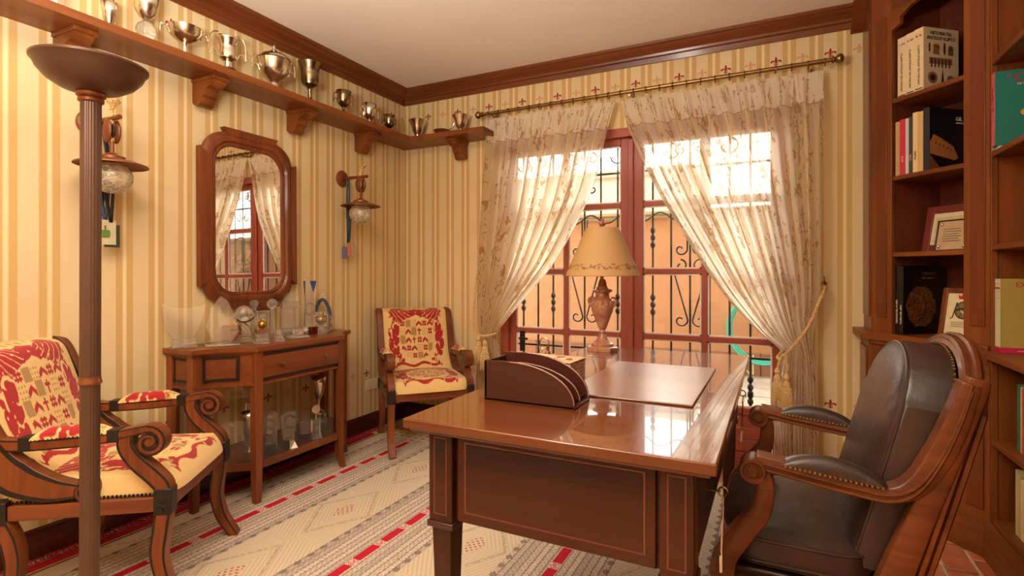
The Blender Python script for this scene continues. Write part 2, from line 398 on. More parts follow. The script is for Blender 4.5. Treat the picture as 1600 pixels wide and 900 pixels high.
# grille
gr = thing('window_grille', 'black wrought iron security grille with scrolls outside the French window', 'grille', (1.87, .155, .28))
ox, oz = 1.87, .28
bars = [1.014+.122*k for k in range(15)]
def knob(mb, x, z, n=3):
    prof = []
    L = .05*n
    for i in range(n*6+1):
        t = i/(n*6); prof.append((.007+.012*abs(math.sin(PI*n*t)), -L/2+L*t))
    mb.lathe(prof, (x-ox, 0, z-oz), 8)
for i, x in enumerate(bars):
    m_ = MB(); m_.tube([(x-ox, 0, .0), (x-ox, 0, 1.80)], .0075, 6)
    if i in (0, 2, 8, 14, 6): knob(m_, x, 1.42); knob(m_, x, .96)
    if i in (4, 10, 13): knob(m_, x, .45, 3)
    if i in (13, 1, 7): knob(m_, x, .36, 3)
    m_.build('bar', iron, gr)
for z in (.635, 1.88, .30): MB().box(-.93, .93, -.005, .005, z-oz-.007, z-oz+.007).build('rail', iron, gr)
def scroll(c, R, turns, a0, sgn, tail):
    pts = []
    for k in range(26):
        t = k/25; r = R*(.25+.75*(1-t)); a = a0+sgn*turns*2*PI*t
        pts.append((c[0]+r*math.cos(a), 0, c[1]+r*math.sin(a)))
    return [(tail[0], 0, tail[1])]+pts if tail else pts
for cx in (1.502, 2.234):
    for s in (-1, 1):
        for (cz, sg, zt) in ((1.335, 1, 1.56), (1.225, -1, .93), (.86, 1, 1.12), (2.0, 1, 1.80), (1.98-.2, -1, 1.66)):
            c = (cx+s*.06-ox, cz-oz); pts = scroll(c, .042, .95, PI/2 if s*sg > 0 else PI/2, -s*sg if cz != .86 else s, None)
            if cz == .86: pts = [(cx+s*.10-ox, 0, 1.17-oz)]+[(p[0], 0, p[2]) for p in scroll(c, .045, .9, (PI if s > 0 else 0), s, None)]
            if cz == 1.335: pts = [(cx-ox+s*.02, 0, 1.56-oz)]+[(p[0], 0, p[2]) for p in scroll(c, .042, .95, PI if s > 0 else 0, s, None)]
            MB().tube(pts, .006, 5).build('scroll', iron, gr)
m_ = MB(); m_.tube([(x-ox, 0, 1.56-oz+.03*math.sin((x-1.0)/.244*2*PI)) for x in np.linspace(1.0, 2.74, 90)], .006, 5); m_.build('wavy_rail', iron, gr)
for x in bars[0:15:3]: MB().tube([(x-ox, 0, 2.02-oz+.0)]+[(x-ox+.05*math.cos(a), 0, 2.0-oz+.05*math.sin(a)) for a in np.linspace(PI/2, -PI, 14)], .006, 5).build('scroll', iron, gr)
# ================================================================ OUTSIDE
peach = plain('peach_render', lin(166, 120, 84), .85, noise=.05, nscale=3)
ow = struct(MB().box(-3, 8, 3.2, 3.4, -.2, 1.86).build('wall_outside', peach))
tan = plain('ledge_cream', lin(152, 134, 104), .8)
t = thing('garden_wall_coping', 'pale cream moulded coping along the top of the peach garden wall', 'coping', (0, 3.2, 1.86))
MB().box(-3, 8, -.06, .25, 0, .04).box(-3, 8, -.10, .28, .04, .09).build('coping_stone', tan, t, .01)
t = thing('garden_wall_plinth', 'tan stone skirting at the foot of the peach garden wall', 'plinth', (0, 3.2, 0))
for k in range(14): MB().box(-3+k*.7, -3+k*.7+.69, -.03, 0, -.02, .26).build('skirting_stone', plain('tan_stone_%d' % k, lin(130+(k*7) % 12, 94, 68), .8) if k < 2 else bpy.data.materials['tan_stone_%d' % (k % 2)], t, .004)
terr = struct(MB().box(-3, 8, .2, 9, -.2, -.03).build('ground', grout))
stone = [plain('paver_%s' % 'abc'[i], lin(*c_), .85, noise=.15, nscale=8) for i, c_ in enumerate([(128, 113, 98), (119, 103, 88), (134, 121, 106)])]
for iy in range(8):
    x = -.2+(iy % 2)*.2
    while x < 4.2:
        wd = random.uniform(.30, .48); y0 = .22+iy*.37
        MB().box(x, x+wd-.015, y0, y0+.355, -.05, -.002+random.uniform(-.003, .003)).build('paving_stone', random.choice(stone), terr, .008); x += wd
t = thing('garden_hose', 'turquoise garden hose coiled against the outside wall', 'hose', (2.62, 3.1, .55))
hose = plain('turquoise_rubber', lin(60, 160, 140), .4)
for j in range(3):
    MB().tube([(.33*math.cos(a)*(1+.06*j), -.0-.03*j, .36*math.sin(a)*(1+.05*j)) for a in np.linspace(0, 2*PI, 36, endpoint=False)], .013, 6, closed=True).build('coil', hose, t)
MB().box(-.02, .02, .0, .1, .34, .38).build('hook', iron, t)
t = thing('garden_tap', 'small dark garden tap standing in the paving near the window', 'tap', (2.36, 1.35, 0))
MB().tube([(0, 0, 0), (0, 0, .12)], .012).tube([(-.03, 0, .12), (.07, 0, .12), (.08, 0, .10)], .013).tube([(0, 0, .13), (0, 0, .16)], .006).build('spout', iron, t)
t = thing('lattice_frame', 'small pale crossed wooden lattice leaning on the outside wall', 'lattice', (2.40, 3.06, 0))
lw_ = plain('pale_wood', lin(214, 186, 140), .7)
for s in (-1, 1): MB().tube([(-.1*s, 0, .02), (.1*s, .03, .24)], .008, 5).build('slat', lw_, t)
MB().tube([(-.12, .01, .03), (-.12, .03, .25)], .007, 5).tube([(.12, .01, .03), (.12, .03, .25)], .007, 5).build('upright', lw_, t)
# neighbouring house seen above the garden wall
t = thing('neighbouring_house', 'pale rendered house with a cornice rising beyond the garden wall', 'house', (1, 7.5, 0))
MB().box(-5, .2, 0, 2, -.2, 3.2).build('house_wall', plain('pale_render', lin(150, 136, 118), .8), t)
MB().box(-5.1, .3, -.1, 2, 3.2, 3.35).build('cornice', tan, t, .02)
# ================================================================ CURTAINS
def curtain_mat():
    M = Mt('sheer_bamboo_print'); uv = M.xyz('UV'); u, v = uv[0], uv[1]
    j = M.noise(3, 2, src='UV'); col = (u/.17+j*.4); p = col.fr()-.5; k = col.fl()
    seg = ((v/.21+k*.37).fr()-.5).ab()
    stalk = (p.ab()-.0).lt(.06)*(seg.lt(.47))*M.noise(60, 2, (1, .25, 1), src='UV').gt(.47)
    joint = (p.ab()).lt(.10)*seg.gt(.475)
    leaf = M.noise(26, 3, (1, .6, 1), .6, 1.2, 'UV').gt(.55)*M.noise(5, 1, src='UV').gt(.50)*(p.ab()).lt(.38)
    pr = (stalk*.55).mx(joint*.75).mx(leaf*.7)
    c = M.mix(pr, lin(252, 244, 226), lin(184, 138, 78)); c = M.mix((v-2.135).ab().lt(.004)*.5, c, lin(196, 164, 112))
    M.nt.nodes.remove(M.b)
    d = M.new('ShaderNodeBsdfDiffuse'); t = M.new('ShaderNodeBsdfTranslucent'); tr = M.new('ShaderNodeBsdfTransparent')
    M.link(c, d.inputs[0]); M.link(c, t.inputs[0]); tr.inputs[0].default_value = (1, .97, .9, 1)
    m1 = M.new('ShaderNodeMixShader'); M.link(d.outputs[0], m1.inputs[1]); M.link(t.outputs[0], m1.inputs[2])
    head = v.ss(2.135, 2.14)
    M.link((1-head)*.20+.62, m1.inputs[0])
    m2 = M.new('ShaderNodeMixShader'); M.link(m1.outputs[0], m2.inputs[1]); M.link(tr.outputs[0], m2.inputs[2])
    M.link((1-head)*(1-pr)*.11+.02, m2.inputs[0]); M.link(m2.outputs[0], M.out.inputs[0]); return M.m
CM = curtain_mat()
def curtain(name, label, zs, xl, xr, N, ph, amp, yb, width, side):
    root = thing(name, label, 'curtain', ((xl[0]+xr[0])/2, -.11, 0), 0, None); rx = root.location[0]
    nu, nv = 330, 110; ztop = zs[0]; zbot = zs[-1]
    Z = np.linspace(ztop, zbot, nv+1); xa = spl([(z, 0, x) for z, x in zip(zs, xl)], 12); xb = spl([(z, 0, x) for z, x in zip(zs, xr)], 12)
    def it(S, z): zz = np.array([s[0] for s in S]); xx = np.array([s[2] for s in S]); return np.interp(-z, -zz, xx)
    XL = it(xa, Z); XR = it(xb, Z); AM = np.interp(-Z, -np.array(zs), amp); YB = np.interp(-Z, -np.array(zs), yb)
    vs = []; uvs = []
    for j in range(nv+1):
        z = Z[j]; wd = XR[j]-XL[j]
        for i in range(nu+1):
            u = i/nu; t = 2*PI*N*u+ph
            s = math.sin(t)+.35*math.sin(2.3*t+1.3+.6*z)+.2*math.sin(.43*t+2*z)
            dz = 0
            pinch = max(0, (z-2.12)/.2)
            s2 = s*(1-pinch)+pinch*(2*abs(math.sin(t/2))**.5-1)*-.8
            y = YB[j]-AM[j]*s2; x = XL[j]+wd*u+.25*AM[j]*math.cos(t)*(1-pinch)
            sag = 0
            vs.append((x-rx, y+.11, z+sag)); uvs.append((u*width, z))
    me = bpy.data.meshes.new('curtain_cloth')
    fs = [(j*(nu+1)+i, j*(nu+1)+i+1, (j+1)*(nu+1)+i+1, (j+1)*(nu+1)+i) for j in range(nv) for i in range(nu)]
    me.from_pydata(vs, [], fs); me.materials.append(CM); me.polygons.foreach_set('use_smooth', [True]*len(fs))
    uvl = me.uv_layers.new(name='UVMap'); idx = np.zeros(len(me.loops), dtype=np.int32); me.loops.foreach_get('vertex_index', idx)
    uvl.data.foreach_set('uv', np.array(uvs)[idx].ravel().astype(np.float32)); me.update()
    o = bpy.data.objects.new('cloth', me); COL.objects.link(o); o.parent = root
    # seam of the heading tape
    return root
zs = [2.312, 2.10, 1.70, 1.30, 1.08, .93, .82, .74, .66, .45, .22, .04]
# inner edges read off the photo (metres)
LXR = [1.80, 1.735, 1.625, 1.40, 1.22, 1.08, .985, .925, .935, .96, .97, .98]
LXL = [.82, .82, .80, .785, .78, .775, .78, .79, .785, .77, .77, .77]
RXL = [1.83, 1.90, 2.08, 2.31, 2.45, 2.57, 2.67, 2.765, 2.76, 2.735, 2.735, 2.74]
RXR = [2.985, 2.985, 2.98, 2.975, 2.965, 2.945, 2.93, 2.93, 2.94, 2.955, 2.955, 2.955]
amp = [.018, .036, .042, .042, .037, .03, .024, .018, .02, .026, .028, .028]
yb = [-.10, -.105, -.115, -.12, -.12, -.12, -.12, -.12, -.12, -.12, -.12, -.12]
cl = curtain('curtain', 'left sheer cream curtain with bamboo print, tied back towards the corner', zs, LXL, LXR, 10, .4, amp, yb, 2.3, -1)
cr = curtain('curtain', 'right sheer cream curtain with bamboo print, tied back beside the bookcase', zs, RXL, RXR, 11, 2.0, amp, yb, 2.6, 1)
# rope ties, hooks, tassels
rope = plain('cream_gold_rope', lin(206, 168, 108), .7, noise=.3, nscale=120)
def twist(pts, r, turns_per_m=38, seg=6):
    pts = [Vector(p) for p in spl(pts, 14)]; m_ = MB(); L = 0; acc = [0]
    for a, b in zip(pts, pts[1:]): L += (b-a).length; acc.append(L)
    for k in range(3):
        q = []
        for i, p in enumerate(pts):
            t = (pts[min(i+1, len(pts)-1)]-pts[max(i-1, 0)]).normalized(); u = t.orthogonal().normalized(); w_ = t.cross(u)
            a = acc[i]*turns_per_m*2*PI/2+k*2*PI/3; q.append(p+(u*math.cos(a)+w_*math.sin(a))*r*.55)
        m_.tube(q, r*.6, seg)
    return m_
def tassel(parent, x, y, z, h=.19):
    o = MB().lathe([(.004, 0), (.012, -.01), (.018, -.025), (.012, -.042), (.02, -.055), (.022, -.07), (.018, -.075)], (x, y, z), 12).build('tassel', rope, parent)
    m_ = MB()
    for k in range(26):
        a = 2*PI*k/26; r0 = .017; r1 = .033
        m_.tube([(x+r0*math.cos(a), y+r0*math.sin(a), z-.072), (x+r1*.85*math.cos(a), y+r1*.85*math.sin(a), z-.11), (x+r1*math.cos(a+.1), y+r1*math.sin(a+.1), z-h-.01*(k % 3))], .004, 4)
    m_.build('skirt', rope, o, kind='stuff')
tr = thing('curtain_tieback', 'twisted cream rope tieback with two tassels holding the right curtain', 'tieback', (2.86, -.15, .9))
twist([(.125, .13, .20), (.13, .03, .19), (.10, -.055, .13), (.04, -.075, -.02), (-.04, -.075, -.14), (-.09, -.05, -.20), (-.105, -.01, -.20), (-.06, .09, -.15)], .0085).build('rope', rope, tr)
twist([(-.08, -.06, -.18), (-.10, -.07, -.22), (-.105, -.07, -.26)], .007).build('rope', rope, tr)
twist([(-.07, -.065, -.18), (-.06, -.08, -.24), (-.062, -.08, -.285)], .007).build('rope', rope, tr)
tassel(tr, -.107, -.07, -.25); tassel(tr, -.062, -.085, -.28)
tl = thing('curtain_tieback', 'twisted cream rope tieback holding the left curtain by the armchair', 'tieback', (.86, -.15, .9))
twist([(-.115, .13, .28), (-.11, .05, .26), (-.09, -.02, .10), (-.075, -.06, -.08), (-.03, -.08, -.16), (.05, -.07, -.17), (.075, .0, -.16)], .0085).build('rope', rope, tl)
tassel(tl, -.02, -.085, -.17); tassel(tl, .03, -.085, -.2)
for (x, z, lb) in ((2.99, 1.115, 'small brass curtain hook on the wall right of the French window'), (.745, 1.19, 'small brass curtain hook on the wall left of the French window')):
    t = thing('curtain_hook', lb, 'hook', (x, 0, z))
    MB().lathe([(.016, 0), (.016, .006), (.008, .01)], (0, 0, 0), 12, M=Matrix.Rotation(PI/2, 4, 'X')).tube([(0, 0, 0), (0, -.04, 0), (0, -.055, .015), (0, -.05, .035), (0, -.03, .04)], .004, 6).build('hook_arm', brass, t)
# rod
rod = thing('curtain_rod', 'brass curtain rod with ball finials above the French window', 'rod', (.77, -.10, 2.352))
MB().tube([(.03, 0, 0), (2.25, 0, .008)], .0125, 12).build('pole', brass, rod)
for (x, s) in ((.03, -1), (2.25, 1)):
    Mx = Matrix.Translation((x, 0, .008 if s > 0 else 0)) @ Matrix.Rotation(s*PI/2, 4, 'Y')
    MB().lathe([(.0125, 0), (.02, .004), (.02, .012), (.012, .016), (.018, .022), (.026, .034), (.027, .044), (.02, .056), (.006, .062), (0, .063)], seg=14, M=Mx).build('finial', brass, rod)
for x in (.10, 1.12, 2.15):
    MB().box(x-.012, x+.012, .09, .1, -.03, .02).tube([(x, .09, -.01), (x, .02, -.012), (x, .0, -.018)], .008, 8).build('wall_bracket', brass, rod)
for k in range(27):
    x = .075+k*.0825
    Mx = Matrix.Translation((x, 0, .008*x/2.25)) @ Matrix.Rotation(random.uniform(-.15, .15), 4, 'Z') @ Matrix.Rotation(PI/2, 4, 'Y')
    MB().tube([(.0215*math.cos(a)+.006, .0215*math.sin(a), 0) for a in np.linspace(0, 2*PI, 18, endpoint=False)], .003, 6, closed=True, M=Mx).build('ring', brass, rod)
# ================================================================ HIGH SHELF
sh = thing('wall_shelf', 'long cherry wood trophy shelf running high round the corner of the walls', 'shelf', (0, 0, 2.187))
MB().prism([(0.001, -5.0), (.24, -5.0), (.24, -.24), (.88, -.24), (.88, -.001), (.001, -.001)], 'z', 0, .035).build('shelf_board', W['casey'], sh, .004)
brk = [(0, 0), (.175, 0), (.175, -.014), (.165, -.02)]+[(p[0], p[2]) for p in spl([(.163, 0, -.03), (.14, 0, -.047), (.112, 0, -.052), (.098, 0, -.066), (.094, 0, -.082), (.09, 0, -.09), (.078, 0, -.098), (.074, 0, -.112), (.066, 0, -.128), (.045, 0, -.138), (.02, 0, -.135), (0, 0, -.12)], 3)]
for y in (-.58, -1.18, -1.78, -2.38, -2.98, -3.58):
    MB().prism(brk, 'y', y, y+.075).box(0, .185, y-.008, y+.083, -.018, 0).build('bracket', W['casez'], sh, .003)
m_ = MB(); vs = [(.53+q, -p[0], p[1]) for q in (0, .08) for p in brk]; n = len(brk)
m_.add(vs, [tuple(range(n)), tuple(range(n, 2*n))[::-1]]+[(i, n+i, n+(i+1) % n, (i+1) % n) for i in range(n)]); m_.box(.522, .618, -.185, 0, -.018, 0); m_.build('bracket', W['casez'], sh, .003)
# ================================================================ CUPS on shelf
def handle(s, r0, z0, z1, out, rad=.0028, curl=True):
    pts = [(s*r0, 0, z0), (s*(r0+out*.6), 0, z0-.01), (s*(r0+out), 0, (z0+z1)/2+.01), (s*(r0+out*1.05), 0, z1-.01), (s*(r0+out*.75), 0, z1+.018), (s*(r0+out*.3), 0, z1+.012), (s*(r0+.002), 0, z1-.012)]
    return MB().tube(spl(pts, 5), rad, 6)
def cup(loc, label, prof, mat=silver, base=None, handles=None, rz=0, lid=None, cat='trophy', name='trophy_cup'):
    t = thing(name, label, cat, loc, rz, None); h0 = 0
    if base: MB().lathe(base[0], seg=20).build('base', base[1], t); h0 = base[0][-1][1]
    MB().lathe([(r, z+h0) for r, z in prof], seg=24, cap=False).build('bowl', mat, t, solid=.0018)
    if handles:
        for s in (-1, 1): handle(s, *[handles[0], handles[1]+h0, handles[2]+h0, handles[3]]).build('handle', mat, t)
    if lid: MB().lathe([(r, z+h0) for r, z in lid], seg=24).build('lid', mat, t)
    return t
Z = 2.2225
blackb = lambda r, h: ([(r, 0), (r*1.02, h*.3), (r*.85, h*.5), (r*.85, h)], black)
woodb = lambda r, h: ([(r, 0), (r*1.02, h*.5), (r*.8, h*.8), (r*.8, h)], W['rack'])
cup((.12, -2.42, Z), 'small clear shot glass at the left end of the high trophy shelf', [(.0, .004), (.022, .0), (.024, .03), (.028, .07), (.034, .11)], crystal, name='shot_glass', cat='glass')
cup((.12, -2.227, Z), 'short silver goblet with flared glass bowl, second from the left on the high shelf', [(.0, .0), (.024, .0), (.02, .01), (.012, .03), (.016, .05), (.022, .065), (.027, .1), (.032, .137)], silver)
t = cup((.12, -2.076, Z), 'silver cup on a faceted crystal ball stem on the high shelf', [(.0, .12), (.012, .125), (.03, .145), (.046, .175), (.05, .205), (.052, .243)], silver)
MB().lathe([(.03, 0), (.03, .012), (.018, .02), (.018, .028)], seg=16).build('foot', silver2, t)
MB().sphere((0, 0, .075), (.042, .042, .047), 10, 7).build('crystal_stem', crystal, t)
cup((.12, -1.894, Z), 'wide shallow silver tazza with leaf handles on the high shelf', [(0, 0), (.042, .0), (.036, .012), (.014, .025), (.01, .07), (.016, .09), (.05, .108), (.068, .13), (.078, .162), (.074, .164)], silver, None, (.066, .165, .135, .035), rz=1.2)
cup((.12, -1.665, Z), 'silver two-handled cup with tall looping handles on a black plinth', [(0, 0), (.03, .0), (.018, .012), (.018, .04), (.04, .055), (.045, .075), (.038, .10), (.04, .13), (.055, .155), (.058, .165)], silver, blackb(.05, .04), (.045, .19, .075, .042), rz=1.2)
cup((.12, -1.373, Z), 'large lidded silver trophy tureen in the middle of the high shelf', [(0, 0), (.058, 0), (.05, .015), (.03, .03), (.022, .06), (.03, .075), (.065, .1), (.085, .13), (.092, .165), (.096, .185), (.092, .19)], silver, None, (.08, .205, .13, .04), rz=1.25,
    lid=[(.097, .19), (.09, .2), (.075, .215), (.05, .228), (.03, .235), (.02, .245), (.008, .252), (.006, .26), (.012, .27), (.008, .28), (0, .286)])
cup((.12, -1.106, Z), 'tall dark silver chalice on a round base right of the large tureen', [(0, 0), (.045, 0), (.045, .012), (.03, .03), (.012, .05), (.01, .1), (.02, .12), (.045, .135), (.052, .16), (.052, .2), (.056, .235), (.07, .268), (.071, .272)], silver2)
cup((.12, -.814, Z), 'two-handled tarnished silver cup between the chalice and the corner', [(0, 0), (.03, 0), (.03, .008), (.012, .03), (.01, .05), (.035, .07), (.045, .1), (.042, .13), (.05, .16)], silver2, blackb(.035, .025), (.042, .15, .085, .028), rz=1.2)
cup((.12, -.56, Z), 'small two-handled silver cup, second before the corner of the shelf', [(0, 0), (.026, 0), (.01, .015), (.01, .035), (.035, .055), (.046, .08), (.046, .11), (.05, .15)], silver, blackb(.03, .02), (.042, .13, .07, .026), rz=1.2)
cup((.12, -.34, Z), 'smallest two-handled dark silver cup just before the corner', [(0, 0), (.026, 0), (.009, .015), (.009, .03), (.03, .048), (.04, .07), (.038, .1), (.044, .13)], silver2, blackb(.03, .018), (.038, .115, .06, .022), rz=1.2)
cup((.225, -.125, Z), 'silver pedestal bowl with a wide dark rim in the corner of the shelf', [(0, 0), (.04, 0), (.034, .012), (.02, .03), (.022, .045), (.038, .065), (.046, .1), (.06, .135), (.07, .15), (.068, .152)], silver)
t = thing('shallow_dish', 'small shallow silver dish with one curled handle between the two shelf bowls', 'dish', (.45, -.12, Z))
MB().lathe([(0, 0), (.03, 0), (.05, .02), (.07, .045), (.068, .047), (.045, .024), (0, .008)], seg=24).build('bowl', silver, t)
MB().tube(spl([(.06, 0, .045), (.09, 0, .06), (.11, 0, .09), (.10, 0, .10)], 5), .005).build('handle', silver, t)
cup((.622, -.125, Z), 'silver pedestal bowl with a wide rim at the right end of the shelf', [(0, 0), (.036, 0), (.03, .012), (.018, .028), (.02, .04), (.036, .058), (.044, .09), (.058, .122), (.066, .136), (.064, .138)], silver)
# ================================================================ WALL SCONCES
def sconce(y, label, big):
    t = thing('ship_sconce', label, 'wall lamp', (0, y, 1.84))
    Mx = Matrix.Rotation(PI/2, 4, 'Y')
    MB().lathe([(.055, 0), (.058, .008), (.05, .016), (.035, .022), (.0, .026)], seg=24, M=Mx).build('wall_plate', W['chairz'], t)
    MB().tube([(.02, 0, 0), (.17, 0, 0), (.235, 0, .0)], .011, 8).build('arm', W['chairz'], t)
    for s in (-1, 1):
        p = MB().sphere((.175, s*.018, -.055), (.03, .013, .052), 14, 8).build('pulley_block', W['chairz'], t)
    MB().sphere((.175, 0, -.052), (.020, .008, .04), 10, 6).build('pulley_wheel', ebony, t)
    twist([(.175, 0, -.10), (.178, .0, -.02), (.17, .0, .03), (.185, 0, .055)], .009).build('rope', rope, t)
    m_ = MB()
    for k in range(14): a = k*.7; m_.tube([(.185, 0, .045), (.185+.018*math.cos(a), .018*math.sin(a), .065), (.195+.03*math.cos(a), .024*math.sin(a), .082+.01*math.sin(3*a))], .0045, 4)
    m_.build('frayed_end', rope, t, kind='stuff')
    MB().tube([(.175, 0, -.16), (.175, 0, -.10)], .009).lathe([(.05, -.178), (.05, -.165), (.03, -.16), (.02, -.15), (.0, -.15)], (.175, 0, 0), 20).build('gallery', copper, t)
    MB().lathe([(.134, -.205), (.132, -.2), (.09, -.185), (.04, -.176), (.0, -.175)], (.175, 0, 0), 32, cap=False).build('reflector', copper, t, solid=.002)
    MB().sphere((.175, 0, -.255), (.078, .078, .068), 24, 14).build('globe', globe_m, t)
    MB().lathe([(.012, -.19), (.014, -.22), (.02, -.24), (.018, -.262), (0, -.272)], (.175, 0, 0), 14).build('bulb', plain('milky_bulb_'+str(big), lin(230, 215, 180), .3), t)
    return t
sconce(-2.245, 'copper ship lantern sconce behind the standing lamp', 1); sconce(-.709, 'copper ship lantern sconce between the mirror and the room corner', 0)
# lanyards and badges hanging
def lany(y, x, z0, z1, label, colr, cards, spread):
    t = thing('lanyard_bunch', label, 'lanyard', (x, y, z0))
    for k, c in enumerate(colr):
        mm = plain('strap_%d_%d' % (k, int(-y*100)), lin(*c), .7)
        for s in (-1, 1):
            y0 = .004*k-.006; MB().add(*strip([(0, y0+s*.006, .012), (.0, y0+s*.02*spread, -.12), (0.005*k, y0+s*.015*spread+.01*k, -.25), (0.004*k, y0+.012*k*spread, z1-z0)], .014)).build('strap', mm, t, solid=.0015)
    for k, (c, w_, h, dy, dz) in enumerate(cards):
        o = MB().box(-.002, .002, dy-w_/2, dy+w_/2, z1-z0-h+dz, z1-z0+dz).build('badge', plain('badge_%d_%d' % (k, int(-y*100)), lin(*c), .35), t, .001); o.location.x = .006*k-.002
        MB().tube([(.006*k-.002, dy, z1-z0+dz-.003), (.006*k-.002, dy, z1-z0+dz+.02)], .003, 5).build('clip', silver2, t)
    return t
def strip(pts, w_):
    P = spl(pts, 5); vs = []
    for p in P: vs += [(p[0], p[1]-w_/2, p[2]), (p[0], p[1]+w_/2, p[2])]
    return vs, [(2*i, 2*i+1, 2*i+3, 2*i+2) for i in range(len(P)-1)]
lany(-.695, .05, 1.83, 1.38, 'bunch of blue event lanyards with small badges on the corner sconce', [(86, 104, 116), (60, 78, 92)], [((110, 118, 150), .05, .085, -.035, -.02), ((206, 120, 96), .032, .09, .005, .01), ((178, 160, 130), .03, .075, .04, .0)], .6)
lany(-2.235, .07, 1.83, 1.40, 'bunch of dark lanyards with plastic badges behind the standing lamp', [(46, 40, 40), (60, 84, 110), (40, 30, 28)], [((60, 66, 56), .062, .1, .045, -.01), ((198, 188, 150), .055, .11, .03, .01), ((92, 134, 62), .035, .03, .012, -.035), ((214, 190, 136), .03, .09, -.052, .05)], 1.4)
# ================================================================ MIRROR
mr = thing('wall_mirror', 'tall wood framed mirror with scalloped corners over the console table', 'mirror', (.0, -1.455, 1.475))
def mirror_outline(hw, hh, r, n=10, ear=0):
    pts = []
    for (sx, sy) in ((1, 1), (-1, 1), (-1, -1), (1, -1)):
        cx, cy = sx*hw, sy*hh; cc = []
        for k in range(n+1):
            a = PI/2*k/n
            # convex-in corner: quarter circle centred inside, with little ears
            cc.append((cx-sx*r+sx*r*math.cos(a), cy-sy*r+sy*r*math.sin(a)))
        if sx*sy < 0: cc = cc[::-1]
        if ear: 
            e1, e2 = cc[0], cc[-1]
            def out(p): 
                return (p[0]+(sx*ear if abs(abs(p[0])-hw) < 1e-6 else 0), p[1]+(sy*ear if abs(abs(p[1])-hh) < 1e-6 else 0))
            cc = [out(e1)]+cc+[out(e2)]
        pts += cc
    return pts
def ringmesh(loops, closed=False):   # loops: list of (outline, x)
    m_ = MB(); n = len(loops[0][0]); vs = [(x, p[0], p[1]) for o, x in loops for p in o]
    fs = [(a*n+i, a*n+(i+1) % n, (a+1)*n+(i+1) % n, (a+1)*n+i) for a in range(len(loops)-1) for i in range(n)]
    return m_.add(vs, fs, 0, False)
hw, hh, r = .288, .478, .14
prof = [(0, .0), (0, .022), (.012, .03), (.03, .036), (.045, .034), (.055, .022), (.062, .024), (.072, .018), (.074, .008)]
loops = [(mirror_outline(hw-d, hh-d, r-d*.35, 10), x) for d, x in prof]
ringmesh(loops).build('frame', W['chairz'], mr)
# straight bars standing slightly proud, as on the real frame
for s in (-1, 1):
    MB().prism([(s*(hw-.018), hh-r+.0), (s*(hw+.024), hh-r+.035), (s*(hw+.024), -hh+r-.035), (s*(hw-.018), -hh+r-.0)], 'x', 0, .036).build('frame_bar', W['chairz'], mr, .004)
    MB().prism([(hw-r+.0, s*(hh-.018)), (hw-r+.03, s*(hh+.024)), (-hw+r-.03, s*(hh+.024)), (-hw+r-.0, s*(hh-.018))], 'x', 0, .036).build('frame_bar', W['chairy'] if False else W['chairz'], mr, .004)
ins = mirror_outline(hw-.072, hh-.072, r-.025, 10)
MB().add([(.010, p[0], p[1]) for p in ins], [tuple(range(len(ins)))]).build('mirror_glass', mirror_m, mr)
mr.rotation_euler = (0, math.radians(-.5), 0); mr.location.x = .012
# ================================================================ CONSOLE TABLE
ct = thing('console_table', 'cherry wood console table with concave ends and lower shelf under the mirror', 'table', (0, -1.40, 0))
def cons_outline(g, n=10, x0=.002):
    def cur(a, b, bow):
        o = []
        for k in range(n+1):
            t = k/n; m_ = math.sin(PI*t); dx, dy = b[0]-a[0], b[1]-a[1]; L = math.hypot(dx, dy)
            s = t*t*(3-2*t)*.35+t*.65
            o.append((a[0]+dx*t-bow*m_*abs(dy)/L, a[1]+dy*t+bow*m_*(dx/L)*(1 if dy*dx > 0 else -1)*0))
        return o
    A = (.235-g, -.535+g); B = (.405-g, -.305+g*.3)
    left = cur(A, B, .062)
    return [(x0, -.535+g)]+left+[(p[0], -p[1]) for p in left[::-1]]+[(x0, .535-g)]
MB().prism(cons_outline(-.0), 'z', .778, .80).prism(cons_outline(.008), 'z', .77, .778).build('tabletop', W['consy'], ct, .006, seg=3)
MB().prism(cons_outline(.025), 'z', .615, .772).build('apron', W['consy'], ct)
MB().prism(cons_outline(.018), 'z', .604, .616).build('apron_moulding', W['consy'], ct, .003)
MB().prism(cons_outline(.02), 'z', .175, .212).build('lower_shelf', W['consy'], ct, .004)
def frame_panel(mb, p0, p1, z0, z1, t=.008, w_=.012):   # raised frame along segment p0->p1 (plan), outward normal to the left-hand
    pass
# drawer on the straight front
dr = MB().box(.38, .392, -.262, .262, .636, .752).build('drawer', W['consy'], ct, .003)
m_ = MB()
for e in ((-.275, .275, .628, .64), (-.275, .275, .748, .76)): m_.box(.378, .3925, e[0], e[1], e[2], e[3])
for e in ((-.275, -.262), (.262, .275)): m_.box(.378, .3925, e[0], e[1], .628, .76)
m_.build('drawer_moulding', ebony, dr, .002)
for s in (-1, 1): MB().lathe([(.004, 0), (.005, .008), (.012, .014), (.010, .02), (0, .022)], (0, 0, 0), 12, M=Matrix.Translation((.392, s*.15, .694)) @ Matrix.Rotation(PI/2, 4, 'Y')).build('knob', brass, dr)
